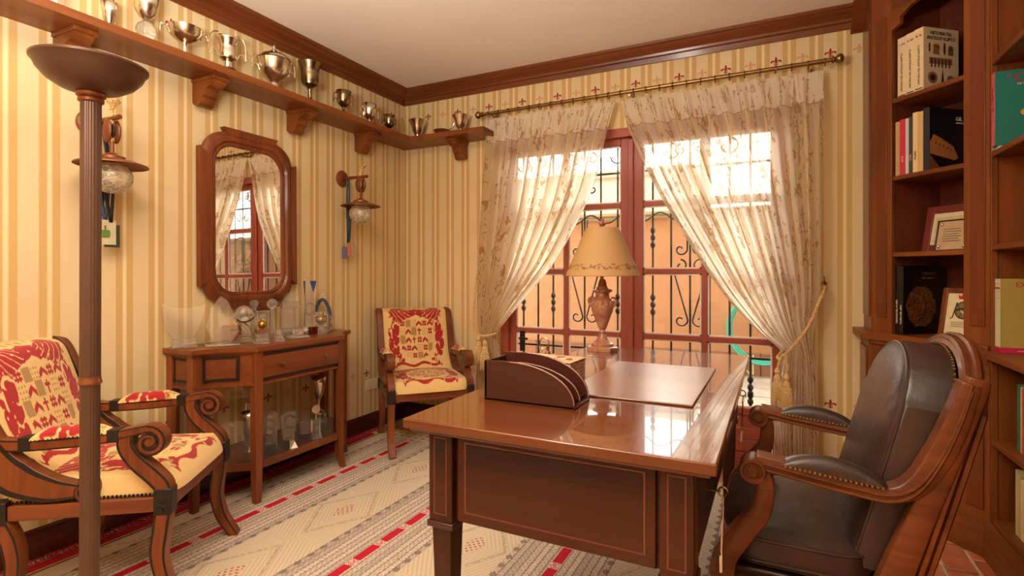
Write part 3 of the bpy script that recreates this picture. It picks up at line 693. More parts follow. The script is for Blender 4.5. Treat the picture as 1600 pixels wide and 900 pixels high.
# curved end panels
for s in (-1, 1):
    out = cons_outline(.025); cv = out[2:11]
    m_ = MB(); q = []
    for (i, p) in enumerate(cv[1:-1]):
        q.append((p[0], s*p[1]) if s > 0 else (p[0], p[1]))
    q = [(p[0], p[1] if s < 0 else -p[1]) for p in cv[1:-1]]
    def wallstrip(mb, pts, off0, off1, z0, z1):
        vs = []
        for i, p in enumerate(pts):
            a = pts[max(0, i-1)]; b_ = pts[min(len(pts)-1, i+1)]; t = Vector((b_[0]-a[0], b_[1]-a[1])).normalized(); nn = Vector((abs(t[1]), -t[0]*(1 if t[1] > 0 else -1)))
            for o_ in (off0, off1):
                for z in (z0, z1): vs.append((p[0]+nn[0]*o_, p[1]+nn[1]*o_, z))
        fs = []
        for i in range(len(pts)-1):
            b0 = i*4; c0 = b0+4; fs += [(b0+2, c0+2, c0+3, b0+3), (b0+1, b0+3, c0+3, c0+1), (b0, c0, c0+2, b0+2), (b0, b0+1, c0+1, c0)]
        e = (len(pts)-1)*4; fs += [(0, 2, 3, 1), (e, e+1, e+3, e+2)]
        mb.add(vs, fs)
    pn = MB(); wallstrip(pn, q, 0, .004, .645, .745); pan = pn.build('side_panel', W['consy'], ct)
    m_ = MB(); wallstrip(m_, q, 0, .008, .634, .646); wallstrip(m_, q, 0, .008, .744, .756); lp = lambda a, b_: (a[0]+(b_[0]-a[0])*.45, a[1]+(b_[1]-a[1])*.45); wallstrip(m_, [q[0], lp(q[0], q[1])], 0, .0085, .634, .756); wallstrip(m_, [lp(q[-1], q[-2]), q[-1]], 0, .0085, .634, .756)
    m_.build('panel_moulding', ebony, pan)
    y = s*.51; yy = s*.5135
    pn = MB().box(.075, .185, min(y, yy), max(y, yy), .645, .745).build('side_panel', W['consx'], ct)
    m_ = MB()
    for e in ((.065, .195, .636, .647), (.065, .195, .743, .754), (.065, .076, .636, .754), (.184, .195, .636, .754)): m_.box(e[0], e[1], min(y, s*.516), max(y, s*.516), e[2], e[3])
    m_.build('panel_moulding', ebony, pan)
for (x, y, fx) in ((.372, -.285, 1), (.372, .285, 1), (.195, -.497, .5), (.195, .497, .5), (.03, -.497, 0), (.03, .497, 0)):
    m_ = MB(); h = .0225
    if y > 0 and fx:
        m_.taper((x+.022*fx, y+.022*(fx > .9)*0+.01, 0), (.014, .014), (x+.006*fx, y, .075), (.017, .017)); m_.taper((x+.006*fx, y, .075), (.017, .017), (x, y, .14), (h*.9, h*.9))
    elif fx: m_.taper((x+.0*fx, y, 0), (.016, .016), (x, y, .14), (h*.9, h*.9))
    else: m_.taper((x, y, 0), (.018, .018), (x, y, .14), (h*.9, h*.9))
    m_.taper((x, y, .14), (h*.9, h*.9), (x, y, .775), (h, h)).build('leg', W['consz'], ct, .002)
# display glass between legs
m_ = MB(); gl = cons_outline(.038); 
m_.add([(p[0], p[1], z) for z in (.213, .603) for p in gl[1:-1]], [(i, i+1, len(gl)-2+i+1, len(gl)-2+i) for i in range(len(gl)-3)], 0, True).build('glass_front', case_glass, ct)
for y in (-.497, .497): MB().add([(.03, y, .213), (.19, y, .213), (.19, y, .603), (.03, y, .603)], [(0, 1, 2, 3)]).build('glass_side', case_glass, ct)
# ================================================================ AWARDS
def award(loc, label, name='glass_award', rz=0, cat='award'): return thing(name, label, cat, loc, rz)
def slab(poly, t_): # polygon in y,z standing plate
    return MB().prism(poly, 'x', -t_/2, t_/2)
amber = plain('wood_award_base', lin(150, 92, 62), .4, coat=.3)
ZT = .8005
a = award((.085, -1.875, ZT), 'flared curved glass plaque on a clear foot, leftmost on the console top', rz=-.5)
MB().box(-.03, .03, -.055, .055, 0, .018).box(-.02, .02, -.05, .05, .018, .045).build('foot', crystal, a, .003)
slab([(-.04, .045), (.04, .045), (.07, .12), (.095, .215), (.03, .20), (-.03, .20), (-.095, .225), (-.085, .12)], .014).build('plate', crystal, a, .003)
a = award((.185, -1.74, ZT), 'pointed oval glass plaque with etched panel at the left end of the console', rz=-.55)
MB().box(-.035, .035, -.08, .08, 0, .012).build('foot', crystal, a, .003)
slab([(-.035, .012), (.035, .012), (.075, .07), (.06, .15), (.02, .235), (-.01, .255), (-.05, .20), (-.075, .10)], .018).build('plate', crystal, a, .004)
MB().box(.0095, .0105, -.035, .035, .03, .09).build('etched_panel', frost, a)
a = award((.04, -1.585, ZT), 'small tan leather box behind the crystal globe on the console', 'leather_box', cat='box')
MB().box(-.035, .035, -.035, .035, 0, .085).build('body', plain('tan_leather', lin(176, 104, 56), .5), a, .005)
MB().box(-.036, .036, -.036, .036, .06, .064).build('lid_seam', ebony, a)
a = award((.15, -1.59, ZT), 'crystal globe cradled on a curved glass stand on the console', rz=-.4)
MB().box(-.03, .03, -.05, .05, 0, .012).box(-.022, .022, -.04, .035, .012, .03).build('foot', crystal, a, .002)
MB().box(-.022, .022, -.038, .03, .0302, .034).build('wood_plate', amber, a)
MB().tube(spl([(0, .03, .03), (0, .02, .07), (0, -.005, .1), (0, -.04, .12)], 5), [.012]*16, 8).build('stem', crystal, a)
MB().sphere((0, 0, .152), .045, 20, 12).build('globe', crystal, a)
MB().lathe([(.0, .10), (.03, .108), (.05, .125), (.056, .14), (.05, .13), (.03, .113), (0, .106)], seg=18).build('cradle', crystal, a)
def column_award(loc, label, h, w_, top, tr_, base=crystal, mat=crystal, rz=-.4, disc=False):
    a = award(loc, label, rz=rz); MB().box(-w_*1.1, w_*1.1, -w_*1.1, w_*1.1, 0, .02).build('foot', base, a, .003)
    MB().taper((0, 0, .02), (w_*.8, w_*.8), (0, 0, h), (w_*.65, w_*.65)).build('column', mat, a, .003)
    if disc: MB().lathe([(tr_, -.009), (tr_, .009)], seg=24, M=Matrix.Translation((0, 0, h+tr_)) @ Matrix.Rotation(PI/2, 4, 'Y')).build('disc', frost, a, .002)
    elif tr_: MB().sphere((0, 0, h+tr_*.95), tr_, 16, 10).build('ball', top, a)
    return a
column_award((.06, -1.46, ZT), 'slim crystal column topped by an etched round disc on the console', .175, .018, crystal, .024, disc=True)
a = award((.13, -1.46, ZT), 'square glass block with a gold ball inside, middle of the console', rz=-.4)
MB().box(-.03, .03, -.034, .034, 0, .035).build('foot', crystal, a, .003)
MB().box(-.026, .026, -.033, .033, .036, .055).build('wood_plate', amber, a)
m_ = MB()
for e in (-1, 1): m_.box(-.022, .022, e*.03-.004, e*.03+.004, .055, .16)
m_.box(-.022, .022, -.034, .034, .152, .162).build('frame', crystal, a, .002)
MB().sphere((0, 0, .082), .024, 16, 10).build('gold_ball', goldm, a); MB().sphere((0, 0, .128), .02, 14, 8).build('ball', crystal, a)
column_award((.085, -1.355, ZT), 'crystal column carrying a faceted crystal golf ball beside the gold ball block', .165, .017, crystal, .03)
column_award((.30, -1.60, ZT), 'low clear glass cube at the front edge of the console', .05, .03, crystal, 0)
column_award((.315, -1.50, ZT), 'second low glass cube with a small crystal bead, front of the console', .04, .022, crystal, .015)
a = award((.12, -1.255, ZT), 'large stepped crystal tower with etched panels on the console', rz=-.4)
MB().box(-.04, .04, -.075, .075, 0, .02).box(-.03, .03, -.06, .06, .02, .045).build('foot', crystal, a, .003)
MB().taper((0, 0, .045), (.012, .05), (0, 0, .175), (.012, .055)).build('tower', crystal, a, .004)
MB().box(-.02, .02, -.05, .055, .165, .205).build('top_block', frost, a, .004)
MB().lathe([(.045, -.008), (.045, .008)], seg=26, M=Matrix.Translation((0, .005, .215)) @ Matrix.Rotation(PI/2, 4, 'Y')).build('disc', crystal, a)
a = award((.27, -1.33, ZT), 'small crystal animal figurine with splayed feet near the console front', rz=-.4, name='crystal_figurine', cat='figurine')
MB().box(-.03, .03, -.055, .055, 0, .014).build('foot', crystal, a, .004); MB().sphere((0, 0, .035), (.02, .035, .02), 12, 8).build('body', crystal, a); MB().sphere((0, .04, .05), .015, 10, 8).build('head', crystal, a)
a = award((.125, -1.11, ZT), 'tall clear glass award with a dark blue triangle at its top', rz=-.3)
MB().box(-.03, .03, -.035, .035, 0, .03).build('foot', crystal, a, .003)
slab([(-.035, .03), (.035, .03), (.032, .20), (.045, .325), (-.04, .325), (-.03, .20)], .014).build('plate', crystal, a, .003)
slab([(-.002, .325), (.04, .325), (.02, .255)], .0155).build('blue_triangle', plain('deep_blue', lin(50, 74, 128), .2), a); slab([(-.038, .325), (-.032, .325), (-.034, .25)], .0155).build('blue_edge', bpy.data.materials['deep_blue'], a)
MB().tube([(0, .03*math.cos(t_)+.0, .15+.035*math.sin(t_)) for t_ in np.linspace(0, 2*PI, 20, endpoint=False)], .006, 6, closed=True).build('ring', crystal, a)
a = award((.21, -1.10, ZT), 'glass cup holding a gold golf ball in front of the blue arch', rz=-.3)
MB().box(-.022, .022, -.03, .03, 0, .045).build('foot', crystal, a, .003); MB().lathe([(.012, .045), (.03, .06), (.036, .09), (.036, .135)], seg=20).build('cup', crystal, a); MB().sphere((0, 0, .09), .028, 14, 10).build('gold_ball', goldm, a)
a = award((.19, -1.145, ZT), 'small dark red glass cube low behind the gold ball cup', rz=-.3); MB().box(-.02, .02, -.022, .022, 0, .045).build('cube', plain('dark_red_glass', lin(80, 20, 16), .15), a, .003)
a = award((.07, -.95, ZT), 'blue grey pointed arch award with a glass disc above it', rz=-.3)
MB().box(-.03, .03, -.07, .07, 0, .012).build('foot', crystal, a, .003)
pa = spl([(0, -.055, .10), (0, -.045, .15), (0, -.022, .19), (0, .0, .2), (0, .022, .18), (0, .045, .13), (0, .052, .07), (0, .053, .012)], 6)
m_ = MB(); vs = []
for i, p in enumerate(pa):
    a_, b_ = pa[max(0, i-1)], pa[min(len(pa)-1, i+1)]; t_ = Vector((b_[1]-a_[1], b_[2]-a_[2])).normalized(); nn = (-t_[1], t_[0])
    for o_ in (-.01, .01):
        for x in (-.005, .005): vs.append((x, p[1]+nn[0]*o_, p[2]+nn[1]*o_))
fs = []
for i in range(len(pa)-1): b0 = 4*i; c0 = b0+4; fs += [(b0, b0+1, c0+1, c0), (b0+2, c0+2, c0+3, b0+3), (b0, c0, c0+2, b0+2), (b0+1, b0+3, c0+3, c0+1)]
fs += [(0, 2, 3, 1), (len(vs)-4, len(vs)-3, len(vs)-1, len(vs)-2)]
m_.add(vs, fs); m_.build('arch', bluem, a)
MB().lathe([(.024, -.004), (.024, .004)], seg=24, M=Matrix.Translation((0, 0, .232)) @ Matrix.Rotation(PI/2, 4, 'Y')).build('disc', globe_m, a)
a = award((.16, -1.02, ZT), 'clear glass ornament of curved loops in front of the blue arch', rz=-.3)
MB().box(-.02, .02, -.03, .03, 0, .01).build('foot', crystal, a, .002)
for k in range(3): MB().tube([(.0, .0+.035*math.cos(t_)+.008*k, .055+(.03+.012*k)*math.sin(t_)) for t_ in np.linspace(0, 2*PI, 22, endpoint=False)], .003, 6, closed=True).build('loop', crystal, a)
# lower shelf
ZL = .2125
a = award((.30, -1.60, ZL), 'red tinted glass paperweight at the left of the lower console shelf', 'paperweight', cat='paperweight'); MB().sphere((0, 0, .036), (.034, .034, .036), 16, 10).build('dome', crystal, a); MB().sphere((0, 0, .032), (.018, .018, .022), 12, 8).build('red_core', redm, a)
cup((.19, -1.585, ZL), 'tall silver flute trophy on the lower shelf behind the armchair arm', [(0, 0), (.03, 0), (.012, .02), (.01, .05), (.03, .09), (.042, .18), (.046, .21)], silver)
column_award((.28, -1.60+.09, ZL), 'slim four-post glass trophy near the middle leg of the console', .16, .022, crystal, .025)
column_award((.10, -1.52, ZL), 'tall glass tower half hidden behind the console middle leg', .24, .024, crystal, .0)
cup((.15, -1.80, ZL), 'small two-handled glass cup at the left end of the lower shelf', [(0, 0), (.03, 0), (.012, .02), (.012, .05), (.035, .08), (.04, .13)], crystal)
a = award((.335, -1.575, ZL), 'crystal figure on a black cube right of the console middle leg', rz=-.3)
MB().box(-.022, .022, -.022, .022, 0, .05).build('black_base', black, a, .002); MB().taper((0, 0, .05), (.022, .022), (0, 0, .10), (.015, .015)).build('block', crystal, a, .003); MB().sphere((0, 0, .125), .02, 12, 8).sphere((0, 0, .165), (.014, .014, .025), 12, 8).sphere((0, 0, .2), .012, 10, 6).build('figure', crystal, a)
a = award((.335, -1.45, ZL), 'faceted crystal award with a golf ball on a black and white wedge base', rz=-.5)
MB().taper((0, 0, 0), (.035, .035), (0, 0, .04), (.02, .02)).build('black_base', black, a); MB().taper((.002, .016, .001), (.035, .021), (.001, .01, .041), (.02, .012)).build('white_face', white, a)
MB().taper((0, 0, .041), (.016, .024), (0, 0, .11), (.014, .028)).build('block', crystal, a, .004); MB().sphere((0, 0, .15), .03, 16, 10).build('golf_ball', frost, a); MB().box(-.012, .012, .022, .03, .10, .17).box(-.012, .012, -.03, -.022, .10, .17).build('side_post', crystal, a, .002)
a = award((.22, -1.36, ZL), 'grey etched glass shell award in the middle of the lower shelf', rz=-.4)
MB().box(-.025, .025, -.03, .03, 0, .02).build('foot', crystal, a, .003); slab([(-.03, .02), (.03, .02), (.045, .10), (.04, .165), (-.005, .165), (-.04, .14)], .016).build('shell', plain('grey_glass', lin(176, 166, 152), .2), a, .004)
MB().sphere((.03, .01, .07), .028, 14, 10).build('ball', frost, a)
a = award((.29, -1.30, ZL), 'glass block on a dark wooden base in the middle of the lower shelf', rz=-.4)
MB().box(-.022, .022, -.035, .035, 0, .028).build('wooden_base', W['rack'], a, .002); MB().taper((0, 0, .028), (.014, .028), (0, 0, .11), (.014, .035)).build('block', crystal, a, .003)
a = award((.345, -1.27, ZL), 'disc topped golf trophy on a cut glass cube, right part of the lower shelf', rz=-.4)
MB().taper((0, 0, 0), (.03, .03), (0, 0, .035), (.022, .022)).build('foot', crystal, a, .002); MB().box(-.02, .02, -.022, .022, .036, .11).build('block', crystal, a, .003)
MB().tube([(0, 0, .11), (0, 0, .15)], .005).build('stem', silver, a); MB().lathe([(.024, -.006), (.024, .006)], seg=24, M=Matrix.Translation((0, 0, .172)) @ Matrix.Rotation(PI/2, 4, 'Y')).build('disc', silver, a)
a = award((.25, -1.16, ZL), 'tall silver tipped chalice on two stacked green glass blocks', rz=-.4)
for z in (.0, .058): MB().box(-.03, .03, -.04, .04, z, z+.05).build('green_block', greenglass, a, .003)
MB().box(-.032, .032, -.042, .042, .051, .057).build('wood_layer', amber, a); MB().lathe([(.04, .109), (.038, .118), (.02, .13), (.009, .14), (.009, .19), (.02, .21), (.035, .25), (.043, .30), (.044, .335)], seg=22, cap=False).build('chalice', silver, a, solid=.002)
# ================================================================ ARMCHAIRS (red heraldic fabric)
def inpoly(U, V, poly):
    ins = np.zeros(U.shape, bool); n = len(poly)
    for i in range(n):
        x1, y1 = poly[i]; x2, y2 = poly[(i+1) % n]
        if y1 == y2: continue
        c_ = ((y1 > V) != (y2 > V)) & (U < (x2-x1)*(V-y1)/(y2-y1)+x1); ins ^= c_
    return ins
def vnoise(U, V, s, seed=0):
    r = np.random.default_rng(seed); G = r.random((64, 64)); x = (U*s) % 63; y = (V*s) % 63
    i = x.astype(int); j = y.astype(int); fx = x-i; fy = y-j; fx = fx*fx*(3-2*fx); fy = fy*fy*(3-2*fy)
    return (G[i, j]*(1-fx)+G[i+1, j]*fx)*(1-fy)+(G[i, j+1]*(1-fx)+G[i+1, j+1]*fx)*fy
def arms(U, V):
    """red mask, brown mask, pale mask of the heraldic print on U -1..1, V 0..1"""
    A = np.abs(U); wob = (vnoise(U+5, V+5, 12, 1)-.5)*.06; wob2 = (vnoise(U+5, V+5, 13, 2)-.5)*.04
    a = A+wob; v = V+wob2
    wing = inpoly(a, v, [(0, .70), (0, .86), (.1, .90), (.22, .86), (.34, .90), (.52, .985), (.74, .975), (.86, .90), (.82, .84), (.92, .78), (.84, .73), (.88, .66), (.74, .68), (.78, .58), (.62, .62), (.55, .55), (.42, .63), (.3, .66), (.15, .66)])
    feather = (np.sin(np.hypot(A*.8, (V-1.0)*1.3)*75+wob*40) > .9) & (A > .2) & (V < .9)
    crest = ((U/.13)**2+((V-.84)/.085)**2 < 1)
    fol = np.zeros(U.shape, bool)
    for (cx, cy, rx, ry) in ((.82, .48, .10, .07), (.70, .40, .10, .06), (.84, .34, .08, .07), (.68, .28, .09, .05), (.78, .22, .06, .05), (.66, .52, .08, .06), (.60, .20, .08, .03), (.5, .14, .05, .03)):
        fol |= (((A+wob*1.3-cx)/rx)**2+((V+wob2*1.6-cy)/ry)**2 < 1)
    vine = (np.abs(A-.74-.08*np.sin(V*26)) < .018) & (V > .18) & (V < .62)
    sh_ = inpoly(A, V, [(0, .15), (.3, .17), (.5, .27), (.55, .40), (.55, .60), (.3, .63), (0, .63)])
    cu = np.floor((U+.55)/.183).astype(int); cv = np.floor((V-.15)/.096).astype(int)
    lu = ((U+.55)/.183) % 1; lv = ((V-.15)/.096) % 1; h = np.array([[3, 1, 2, 4, 0, 3], [0, 2, 5, 1, 2, 4], [4, 5, 3, 2, 5, 1], [1, 0, 4, 3, 1, 2], [2, 4, 1, 5, 2, 0], [5, 2, 0, 1, 3, 4]])[cv % 6, cu % 6]
    chev = (np.abs(lv-.25-(1-np.abs(lu-.5)*2)*.4) < .2)
    blk = (np.abs(lu-.5) < .42) & (np.abs(lv-.5) < .38)
    dots = ((lu*3 % 1-.5)**2+(lv*3 % 1-.5)**2 < .07)
    crs = ((np.abs(lu-.5) < .1) & (np.abs(lv-.5) < .42)) | ((np.abs(lv-.62) < .09) & (np.abs(lu-.5) < .36))
    red = sh_ & (((h == 0) & chev) | ((h == 2) & blk & ~dots) | ((h == 3) & crs) | ((h == 5) & chev) )
    brown = sh_ & (((h == 1) & dots) | ((h == 4) & (np.abs(lu-.5) < .45)))
    rib = (np.abs(V-(.075+.022*np.sin(U*9))) < .02) & (A < .72) | ((np.abs(A-.72) < .07) & (np.abs(V-.075-.03*np.sin(A*40)) < .014))
    R = ((wing & ~feather) | crest | fol | vine | rib) & ~(sh_ & ~red) | red
    R &= ~((vnoise(U+9, V+9, 16, 5) > .86) & ~sh_)
    B = brown | ((V > .93) & (A < .42) & (vnoise(U+3, V, 18, 3) > .45)) | (((A-.62)/.1)**2+((V-.13)/.05)**2 < .8) & (vnoise(U, V, 20, 4) > .4)
    return R, B & ~R
fab = Mt('heraldic_fabric'); va = fab.new('ShaderNodeVertexColor'); va.layer_name = 'Col'; wv = fab.noise(240, 2); wv2 = fab.noise(5, 2)
hs = fab.mix((wv-.35)*.5, va.outputs[0], lin(150, 108, 60)); fab.set(hs, .85, spec=.2, sheen=.15).bump(wv, .25, .001); fab = fab.m
CRM, RED, BRN = np.array(lin(228, 190, 126)), np.array(lin(168, 30, 42)), np.array(lin(174, 136, 80))
def painted(name, fn, uvfn, nu, nv, parent, masks=arms):
    """grid surface with the print in its vertex colours; uvfn maps grid 0..1 to print coordinates"""
    I, J = np.meshgrid(np.arange(nu+1)/nu, np.arange(nv+1)/nv); vs = [fn(i, j) for i, j in zip(I.ravel(), J.ravel())]
    fs = [(j*(nu+1)+i, j*(nu+1)+i+1, (j+1)*(nu+1)+i+1, (j+1)*(nu+1)+i) for j in range(nv) for i in range(nu)]
    me = bpy.data.meshes.new(name); me.from_pydata(vs, [], fs); me.materials.append(fab); me.polygons.foreach_set('use_smooth', [True]*len(fs))
    U, V = uvfn(I.ravel(), J.ravel()); R, B = masks(U, V); ok = (np.abs(U) <= 1.0) & (V >= 0) & (V <= 1); R &= ok; B &= ok
    c = np.tile(CRM, (len(vs), 1)); c[R] = RED; c[B] = BRN
    ca = me.color_attributes.new(name='Col', type='FLOAT_COLOR', domain='POINT'); ca.data.foreach_set('color', c.astype(np.float32).ravel())
    o = bpy.data.objects.new(name, me); COL.objects.link(o); o.parent = parent; return o
def volute(c, R, a0, turns, sgn, n=30, r1=.18):
    return [(c[0]+R*(1-(1-r1)*k/(n-1))*math.cos(a0+sgn*turns*2*PI*k/(n-1)), c[1]+R*(1-(1-r1)*k/(n-1))*math.sin(a0+sgn*turns*2*PI*k/(n-1))) for k in range(n)]
HW = .262
BK = [(-.475, .885), (-.435, .895), (-.395, .868), (-.36, .78), (-.325, .67), (-.285, .57), (-.22, .49), (-.12, .445), (-.03, .435)]
BKS = spl([(x, 0, z) for x, z in BK], 8); BKS = [(p[0], p[2]) for p in BKS]
def armchair(loc, rz, label):
    t = thing('armchair', label, 'chair', loc, rz, 'armchairs in red heraldic fabric'); wm = [W['chairz'], ebony]
    for s in (-1, 1):
        y0, y1 = s*HW-.022, s*HW+.022
        # front leg
        leg = [(p[0], p[2]) for p in spl([(.232, 0, .345), (.222, 0, .27), (.215, 0, .19), (.235, 0, .10), (.272, 0, .035), (.295, 0, 0)], 6)]
        MB().ribbon(leg, [.052, .05, .042, .034], y0, y1).build('leg', wm, t, .002)
        leg = [(p[0], p[2]) for p in spl([(-.27, 0, .345), (-.235, 0, .27), (-.225, 0, .18), (-.25, 0, .09), (-.30, 0, 0)], 6)]
        MB().ribbon(leg, [.055, .05, .042, .034], y0, y1).build('leg', wm, t, .002)
        bl = MB().box(.205, .262, y0-.003, y1+.003, .335, .425).build('carved_block', ebony, t, .003)
        for k in range(4): MB().tube([(.234+.018*math.cos(PI/4+k*PI/2+q)*q, s*(HW+.026), .368+.022*math.sin(PI/4+k*PI/2+q)*q) for q in (.1, .5, .9)], .003, 5).build('carving', ebony, bl)
        MB().box(-.295, -.24, y0-.003, y1+.003, .335, .41).build('carved_block', ebony, t, .003)
        MB().box(-.24, .205, s*HW-.018, s*HW+.018, .345, .395).build('side_rail', W['chairx'], t, .003)
        # back swoosh
        back = BKS[:]
        o = MB().ribbon(back, [.026, .032, .04, .05, .065, .095, .12, .085, .045], y0, y1).build('back_post', wm, t, .002)
        MB().ribbon(volute((-.012, .432), .038, PI*.62, 1.5, -1), [.02, .018, .012, .006], y0-.002, y1+.002, 0, 1, .3).build('volute', wm, o)
        # arm
        arm = [(p[0], p[2]) for p in spl([(-.33, 0, .625), (-.26, 0, .60), (-.12, 0, .597), (.04, 0, .607), (.13, 0, .625), (.185, 0, .636)], 6)]
        o = MB().ribbon(arm, [.05, .042, .036, .034, .03, .026], y0, y1).build('armrest', wm, t, .002)
        MB().ribbon(volute((.19, .588), .047, PI*.55, 1.6, -1), [.028, .024, .016, .008], y0-.003, y1+.003, 0, 1, .28).build('volute', wm, o)
        MB().lathe([(.014, -.026), (.014, .026)], seg=14, M=Matrix.Translation((.19, s*HW, .588)) @ Matrix.Rotation(PI/2, 4, 'X')).build('volute_eye', W['chairz'], o)
        sp = [(p[0], p[2]) for p in spl([(.115, 0, .615), (.115, 0, .575), (.145, 0, .525), (.195, 0, .475), (.228, 0, .435), (.234, 0, .40)], 6)]
        MB().ribbon(sp, [.05, .052, .056, .056, .05], y0, y1).build('arm_support', wm, t, .002)
        # arm pad
        painted('arm_pad', lambda i, j, s=s: (-.17+.23*i, s*HW+.027*math.cos(PI*j), .613+.012*i+.036*max(0, math.sin(PI*j))**.7*min(1, 4.5*(i+.02), 4.5*(1.02-i))**.5),
                lambda I, J: (I*2-1, J), 60, 30, t, lambda U, V: ((np.abs(U) < .66+.1*np.sin(V*9)) & (vnoise(U+3, V+3, 7, 8) > .2), (U > .6) & (U < .9) & (V > .2) & (vnoise(U, V, 25, 2) > .5)))
        m_ = MB()
        for k in range(18): m_.sphere((-.165+.0125*k, s*(HW+.024), .613+.0008*k), .0045, 6, 4)
        for xa in (-.205, .06): m_.box(xa, xa+.035, y0-.002, y1+.002, .582+(.012 if xa > 0 else 0), .624+(.012 if xa > 0 else 0))
        m_.build('nail_trim', ebony, t, kind='stuff')
    MB().box(.205, .25, -HW+.02, HW-.02, .345, .395).build('front_rail', W['chairy'], t, .003)
    MB().box(-.285, -.25, -HW+.02, HW-.02, .345, .395).build('rear_rail', W['chairy'], t, .003)
    MB().box(-.485, -.455, -HW+.02, HW-.02, .865, .895).build('top_rail', W['chairy'], t, .01)
    # seat
    def seat(i, j):
        u = i*2-1; x = -.25+.51*j; e = min(1, (1-abs(u))*16)**.5; f_ = min(1, (1-j)*14)**.5
        h = .397+.068*e*f_+.03*(1-u*u)*math.sin(PI*min(1, j*1.0))**.7
        yy = u*(HW-.004)*(1-.0)
        return (x+.006*(1-f_)-.035*abs(u)**7*j**5, yy, h)
    painted('seat_cushion', seat, lambda I, J: ((I*2-1)*1.12, (1-J)*1.04-.0), 190, 190, t)
    def bk(i, j):   # j 0 bottom .. 1 top ; front face
        u = i*2-1; k = .04+(1-j)*.76; n = len(BKS)-1; q = k*n; a_ = int(q); f_ = q-a_; p0 = BKS[min(a_, n)]; p1 = BKS[min(a_+1, n)]
        x = p0[0]*(1-f_)+p1[0]*f_; z = p0[1]*(1-f_)+p1[1]*f_
        puff = .03*(1-u*u)**.5 if abs(u) < 1 else 0
        roll = max(0, (j-.9)/.1)
        return (x+.014*(1-roll)+puff*(1-.5*roll), u*(HW-.02), z+.016*roll)
    painted('backrest', bk, lambda I, J: ((I*2-1)*1.08, J*1.06-.04), 190, 200, t)
    MB().grid(lambda i, j: (lambda p: (p[0]-.05, p[1], p[2]))(bk(i, j)), 8, 16).build('back_lining', plain('beige_lining', lin(205, 170, 112), .9), t)
    m_ = MB()
    for k in range(34): m_.sphere((-.235+.0131*k, HW+.002, .402), .0055, 6, 4).sphere((-.235+.0131*k, -HW-.002, .402), .0055, 6, 4)
    for k in range(38): m_.sphere((.247, -HW+.02+.0129*k, .402), .0055, 6, 4)
    m_.build('nail_trim', ebony, t, kind='stuff')
    return t
proto = armchair((.482, -2.328, 0), math.radians(36), 'armchair in red heraldic fabric at the left, behind the standing lamp')
dup(proto, (.541, -.473, 0), math.radians(-43), 'armchair in red heraldic fabric in the room corner between sconce and curtain')
# ================================================================ STANDING LAMP
fl2 = thing('floor_lamp', 'tall bronze torchiere floor lamp with a fluted pole and upturned bowl', 'lamp', (1.003, -2.718, 0), 0, None, (0, math.radians(.35), 0))
MB().lathe([(.13, 0), (.135, .008), (.12, .02), (.07, .028), (.03, .04), (.024, .05)], seg=32).build('base', bronze, fl2)
m_ = MB(); prof = []
def flut(z0, z1, r):
    n = 60; vs = [( (r-(.0011 if k % 3 == 0 else 0))*math.cos(2*PI*k/n), (r-(.0011 if k % 3 == 0 else 0))*math.sin(2*PI*k/n), z) for z in (z0, z1) for k in range(n)]
    m_.add(vs, [(k, (k+1) % n, n+(k+1) % n, n+k) for k in range(n)], 0, False)
flut(.05, .86, .0235); flut(.88, 1.655, .0245); m_.build('pole', bronze, fl2)
MB().lathe([(.0245, .858), (.0275, .862), (.0275, .868), (.0255, .872), (.0255, .882)], seg=30).build('joint_ring', copper, fl2)
MB().lathe([(.0245, 1.65), (.030, 1.653), (.031, 1.66), (.027, 1.664), (.034, 1.668), (.036, 1.676), (.03, 1.681)], seg=30).build('collar', copper, fl2)
MB().lathe([(.0, 1.678), (.04, 1.68), (.072, 1.69), (.1, 1.708), (.119, 1.73), (.128, 1.75), (.133, 1.754), (.134, 1.758), (.129, 1.76)], seg=48, cap=False).build('bowl', bronze, fl2, solid=.003)
# ================================================================ RUG
rg = Mt('kilim'); c = rg.xyz(); x, y = c[0], c[1]
wz = rg.noise(18, 3); wz2 = rg.noise(120, 3)
jit = (wz-.5)*.006
per = .745; q = ((x+jit-.46)/per); s_ = (q.fr()-.5).ab()*per      # 0 mid-band, per/2 at the red line
dred = per/2-s_
u_ = (x+jit)/.0295; lu = u_.fr(); ku = u_.fl()
line = (lu-.5).ab().gt(.435)
zig = ((y/.028+ku*.31).fr()-.5).ab()*2
mot = ((lu-.5).ab()*2-zig*.8+.0).ab().lt(.17)
mot2 = (((y/.021+ku*.5).fr()-.5).ab()-(lu-.5).ab()).lt(-.12)
pick = (ku*.37).fr().gt(.5); motif = mot*pick+mot2*(1-pick)
base = rg.ramp(wz2, [(.3, lin(176, 156, 136)), (.7, lin(212, 194, 174))])
colr = rg.mix(motif*.62, base, lin(150, 122, 96)); colr = rg.mix(line*.9, colr, lin(112, 84, 66))
gr_ = (ku*.23+.2).fr().lt(.3); colr = rg.mix(gr_*.25, colr, lin(120, 112, 116))
